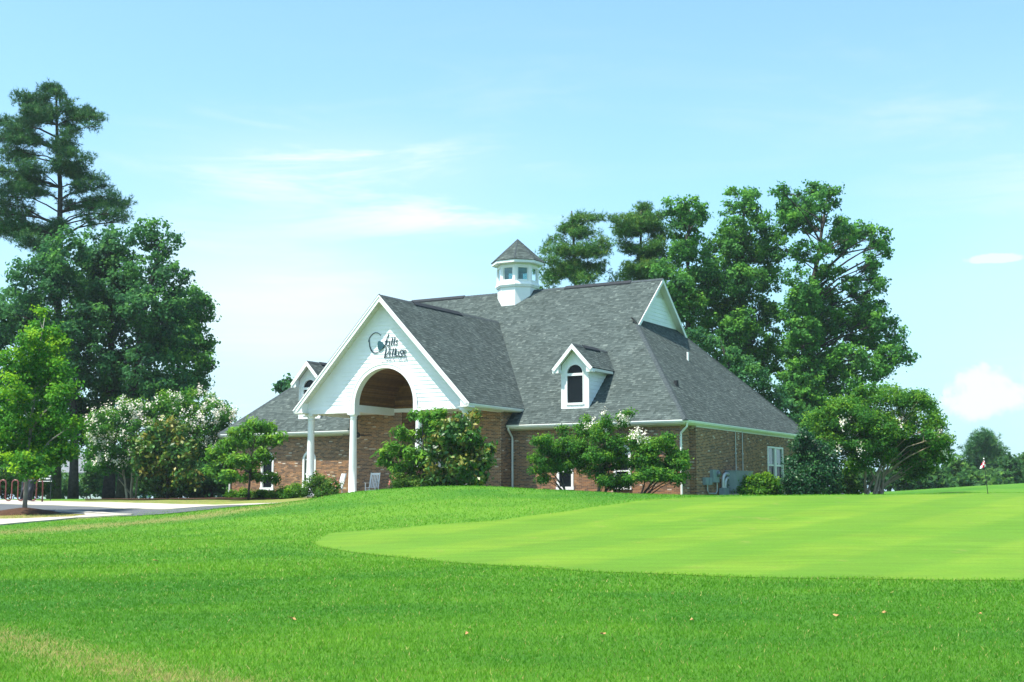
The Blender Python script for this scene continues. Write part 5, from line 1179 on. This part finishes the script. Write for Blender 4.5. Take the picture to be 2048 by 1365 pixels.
for i, (px, d, lob, lab) in enumerate((
    (10, 78, [(10, 965, 26, 22), (-15, 970, 26, 22), (32, 968, 20, 18)], 'wild light green shrub behind the red bag rack'),
    (60, 80, [(62, 968, 22, 18), (45, 975, 18, 14), (85, 972, 20, 16)], 'wild light green shrub behind the dark golf bags'),
    (120, 105, [(118, 968, 22, 20), (100, 975, 20, 14), (135, 978, 14, 14)], 'wild bluish shrub behind the little sign'),
    (178, 105, [(185, 960, 20, 18), (168, 978, 18, 14), (200, 975, 18, 16), (190, 930, 22, 18)], 'wild shrub before the pale wall between the oak trunks'),
    (285, 100, [(280, 965, 22, 24), (300, 975, 18, 18), (262, 975, 16, 18)], 'wild shrub in the shade behind the thick oak trunk'),
    (350, 84, [(352, 980, 22, 16), (375, 978, 20, 16), (330, 984, 18, 12)], 'wild shrub in the shade behind the magnolia'))):
    plant('wild_shrub', lab, 'shrub', px, d, lob, ('wild', 'wild', 'far', 'far', 'far', 'wild')[i], trunk=.05, stems=4, clump=.42, dens=1.1, per=36, size=.17, group=GW, stem_spread=.3)

# ------------------------------------------------------------------ distant building between the trunks
b0 = foot(170, 150); FB = tag(empty('distant_building', b0, .1), 'pale distant building glimpsed between the oak trunks', 'building')
MB().box(-5, 6, 0, 8, -.5, 3.2).build('wall', M['farwall'], FB)
MB().slab([(-5.5, -.4, 3.2), (6.5, -.4, 3.2), (6.5, 4, 5.4), (-5.5, 4, 5.4)], (0, 0, .15)).slab([(-5.5, 8.4, 3.2), (6.5, 8.4, 3.2), (6.5, 4.01, 5.4), (-5.5, 4.01, 5.4)], (0, 0, .15)).build('roof', M['farroof'], FB)
w_ = MB().box(-3.2, -2.0, -.04, .0, .9, 2.1).build('window', M['white'], FB); MB().box(-3.1, -2.1, -.06, -.041, 1., 2.).build('pane', M['glass'], w_)

# ------------------------------------------------------------------ bag rack, bags, sign
d = 61.; r0 = foot(38, d); rk = tag(empty('bag_rack', r0), 'rust red wavy pipe rack standing on the concrete by the driveway', 'rack')
k = d/F; path = []
x0 = -88*k
n_wave = 5; step = 24.4*k; ztop, zlow = 1.03, .09; rr_ = step/4
p = [(x0, 0, -.1), (x0, 0, ztop-rr_*2)]
x = x0
for i in range(6):
    cx = x+rr_
    p += [(cx-rr_*math.cos(a), 0, ztop-rr_+rr_*math.sin(a)) for a in np.linspace(0, math.pi, 9)]
    x += 2*rr_
    if i < 5:
        p += [(x+rr_-rr_*math.cos(a), 0, zlow+rr_-rr_*math.sin(a)) for a in np.linspace(0, math.pi, 9)]; x += 2*rr_
p += [(x, 0, -.1)]
MB().tube(p, .035, 8).build('pipe', M['rackred'], rk, smooth=True)
for xx in (x0, x): 
    fl_ = MB().lathe([(.09, .10), (.09, .125)], (xx, 0), 12).build('foot_plate', M['rackred'], rk)
def golf_bag(px, d, label, cover, lean, h=.92, z0=.10):
    b = foot(px, d); t = tag(empty('golf_bag', b+Vector((0, 0, z0))), label, 'golf bag', 'golf bags at the rack')
    L = lambda z: Vector((lean*z, .12*z, z))
    MB().tube([L(0), L(.06), L(h*.5), L(h*.93), L(h)], [.13, .14, .135, .145, .15], 14).build('bag_body', M['bag'], t, smooth=True)
    MB().tube([L(.15)+Vector((.02, -.13, 0)), L(.45)+Vector((.02, -.15, 0)), L(.6)+Vector((.02, -.12, 0))], [.07, .085, .05], 10).build('pocket', M['bag'], t, smooth=True)
    MB().tube([L(.75)+Vector((.12, 0, 0)), L(.6)+Vector((.24, -.03, 0)), L(.35)+Vector((.13, 0, 0))], .018, 6).build('strap', M['bag'], t)
    for i, (dx, dy, hh) in enumerate(((.05, .03, .2), (-.05, .04, .16), (.0, -.05, .24))):
        MB().tube([L(h*.8)+Vector((dx, dy, 0)), L(h+hh)+Vector((dx*1.6, dy*1.6, 0))], .008, 6).build('club_shaft', M['steel'], t)
        if not (cover and i == 2): MB().box(-.02, .07, -.02, .02, -.02, .03).build('club_head', M['steel'], t).location = L(h+hh)+Vector((dx*1.6, dy*1.6, 0))
    if cover:
        MB().tube([L(h+.08)+Vector((.0, -.07, 0)), L(h+.18)+Vector((.01, -.08, 0)), L(h+.27)+Vector((.05, -.08, 0)), L(h+.33)+Vector((.14, -.08, 0)), L(h+.34)+Vector((.19, -.08, 0))], [.04, .075, .095, .075, .03], 12).build('head_cover', M['redcover'], t, smooth=True)
golf_bag(57.5, 60.4, 'black golf bag with a bright red club cover leaning at the rack', True, .10)
golf_bag(45.5, 61.4, 'dark golf bag without cover leaning at the rack beside the maple trunk', False, .05, .84)
t = tag(empty('small_sign', foot(96, 66)), 'small dark sign with white lettering on a thin post past the rack', 'sign'); k = 66/F
MB().box(-21*k, 6.*k, -.02, .02, .98, 1.33).build('panel', M['signgreen'], t)
MB().box(3.6*k, 4.8*k, .021, .06, -.3, 1.3).build('post', M['signgreen'], t)
MB().box(-21.2*k, 6.2*k, -.024, .024, .945, .979).build('border', M['white'], t)
for (a, b, z) in ((-19, -13, 1.20), (-10, -6.5, 1.20), (-4.5, 4.5, 1.20), (-18, -11.5, 1.06), (-9, -7.5, 1.06), (-6, 3, 1.06)):
    MB().box(a*k, b*k, -.026, -.021, z, z+.07).build('lettering', M['white'], t)
MB().box(-16*k, -13.5*k, -.026, -.019, 1.28, 1.38).build('lettering', M['white'], t)

# ------------------------------------------------------------------ flag stick
fp = foot(1976.5, 47.); t = tag(empty('flagstick', fp), 'black putting green pin carrying a red and white checked flag', 'flag')
k = 47/F; hh = 69*k
MB().tube([(0, 0, -.05), (-3.2*k, 0, hh*.5), (-5.6*k, 0, hh)], [.013, .012, .010], 8).build('pole', M['black'], t)
MB().lathe([(.02, hh-.0), (.025, hh+.02), (.01, hh+.04)], (-5.6*k, 0), 10).build('finial', M['white'], t)
gridp = {}
for i in range(4):
    for j in range(4):
        a, b = i/3, j/3
        top = Vector((-6.0*k, 0, hh*.98)); bl_ = Vector((-15.5*k, -.02, hh*.72)); br_ = Vector((-1.0*k, .02, hh*.79))
        l = top.lerp(bl_, b); r_ = top.lerp(br_, b); q = l.lerp(r_, a); q.y += .03*math.sin(a*4+b*3)-.02; gridp[i, j] = q
for i in range(3):
    for j in range(3):
        q = [gridp[i, j], gridp[i+1, j], gridp[i+1, j+1], gridp[i, j+1]]
        if j == 0: q = [gridp[0, 0], gridp[i+1, 1], gridp[i, 1]]
        MB().poly(q).build('flag_panel', M['flag_red' if (i+j) % 2 else 'flag_white'], t)
MB().lathe([(.054, .013), (.054, .016)], (0, 0), 16).build('cup', M['black'], t)

# ------------------------------------------------------------------ fallen leaves and grass blades
for i, (px, py) in enumerate(((935, 1273), (1383, 1245), (1673, 1238), (1771, 1230), (310, 1125), (584, 1243), (1206, 1275), (1960, 1233))):
    g = ground_at(px, py); s = R.uniform(.03, .045)*(1.6 if g.y > 25 else 1); a = R.uniform(0, 6.28)
    m_ = MB(); pts = []
    for q in range(9):
        t_ = 2*math.pi*q/9; rr2 = s*(1 if q % 2 else .62); pts.append((math.cos(t_)*rr2*1.3, math.sin(t_)*rr2*.8, .035+.012*math.sin(t_*2+i)))
    m_.slab(pts, (0, 0, .002)); o = m_.build('fallen_leaf', M['dryleaf'], None, label='curled tan fallen leaf lying on the mown lawn', cat='leaf', group='fallen leaves on the lawn'); o.location = g; o.rotation_euler = (R.uniform(-.3, .3), R.uniform(-.3, .3), a)
def grass_blades():
    gn = np.array([tuple(p)[:2] for p in G((622, 1085), (640, 1096), (720, 1108), (850, 1122), (1000, 1133), (1200, 1146), (1400, 1153), (1600, 1158), (1800, 1161), (2048, 1163.5), (2350, 1165))])
    gf = np.array([tuple(p)[:2] for p in G((660, 1068), (800, 1057), (1000, 1042), (1100, 1028), (1200, 1014))+[foot(1300, 43.6), foot(1420, 46), foot(1560, 47), foot(2350, 48.5)]])
    P = []
    for y0, y1, dens in ((9.5, 14, 1500), (14, 19, 1000), (19, 27, 560), (27, 38, 260), (38, 49, 150)):
        A = (y1-y0)*(y0+y1)*.575; n = int(A*dens); y = rng.uniform(y0, y1, n); x = rng.uniform(-.5, .5, n)*y*1.15; P.append(np.stack([x, y], -1))
    P = np.concatenate(P)
    yn = np.interp(P[:, 0], gn[:, 0], gn[:, 1], left=99, right=gn[-1, 1]); yf = np.interp(P[:, 0], gf[:, 0], gf[:, 1], left=-1)
    jit = rng.normal(0, .10, len(P))+.12*np.sin(P[:, 0]*2.3)
    keep = ~((P[:, 1] > yn+.16+jit) & (P[:, 1] < yf-.1+jit)); P = P[keep]
    i = np.clip(np.searchsorted(GX, P[:, 0])-1, 0, len(GX)-2); j = np.clip(np.searchsorted(GY, P[:, 1])-1, 0, len(GY)-2)
    a = (P[:, 0]-GX[i])/(GX[i+1]-GX[i]); b = (P[:, 1]-GY[j])/(GY[j+1]-GY[j])
    def bil(A): return (A[i, j]*(1-a)+A[i+1, j]*a)*(1-b)+(A[i, j+1]*(1-a)+A[i+1, j+1]*a)*b
    z = bil(gz); dr = bil(dry); n = len(P)
    nz = np.maximum(mottle(P[:, 0], P[:, 1]), fringe(P[:, 0], P[:, 1]))*2-1
    h = rng.uniform(.022, .05, n)*(1+.25*nz)*np.where(P[:, 1] > 19, 1.15, 1.); w = rng.uniform(.0035, .006, n)*np.clip(P[:, 1]/12, 1, 2.4)
    th = rng.uniform(0, 2*np.pi, n); ln = rng.normal(0, .5, (n, 2))
    base = np.stack([P[:, 0], P[:, 1], z-.004], -1); sd_ = np.stack([np.cos(th)*w, np.sin(th)*w, np.zeros(n)], -1)
    tip = base+np.stack([ln[:, 0]*h, ln[:, 1]*h, h], -1)
    T = np.clip(.40+.34*nz+rng.normal(0, .12, n), 0, .8); T = np.where(rng.random(n) < dr*.8+.035, rng.uniform(.85, 1, n), T)
    quads_object('grass', np.stack([base-sd_, base+sd_, tip], 1), T, M['blade'], None, k=3, kind='stuff', label='short mown grass blades covering the near lawn', cat='grass')
M['blade'] = mat('grass_blade', (.06, .2, .02), .6, .25, ramp=[(0, (.052, .20, .0095)), (.4, (.088, .272, .012)), (.8, (.155, .355, .020)), (.86, (0.3276, 0.3588, 0.078)), (1, (0.4368, 0.3744, 0.1404))], transl=.45)
grass_blades()

# ------------------------------------------------------------------ summer haze
def haze():
    o = MB().box(-2700, 2700, -330, 3600, -3., 34.).build('haze', M['lawn'], None, kind='stuff', label='thin summer haze filling the air over the course', cat='haze')
    m = bpy.data.materials.new('haze_air'); m.use_nodes = True; N = m.node_tree.nodes; N.remove(N['Principled BSDF'])
    v = N.new('ShaderNodeVolumePrincipled'); v.inputs['Color'].default_value = (.80, .92, 1, 1); v.inputs['Density'].default_value = .00022; v.inputs['Anisotropy'].default_value = .2
    m.node_tree.links.new(v.outputs[0], N['Material Output'].inputs['Volume']); o.data.materials.clear(); o.data.materials.append(m)
haze()
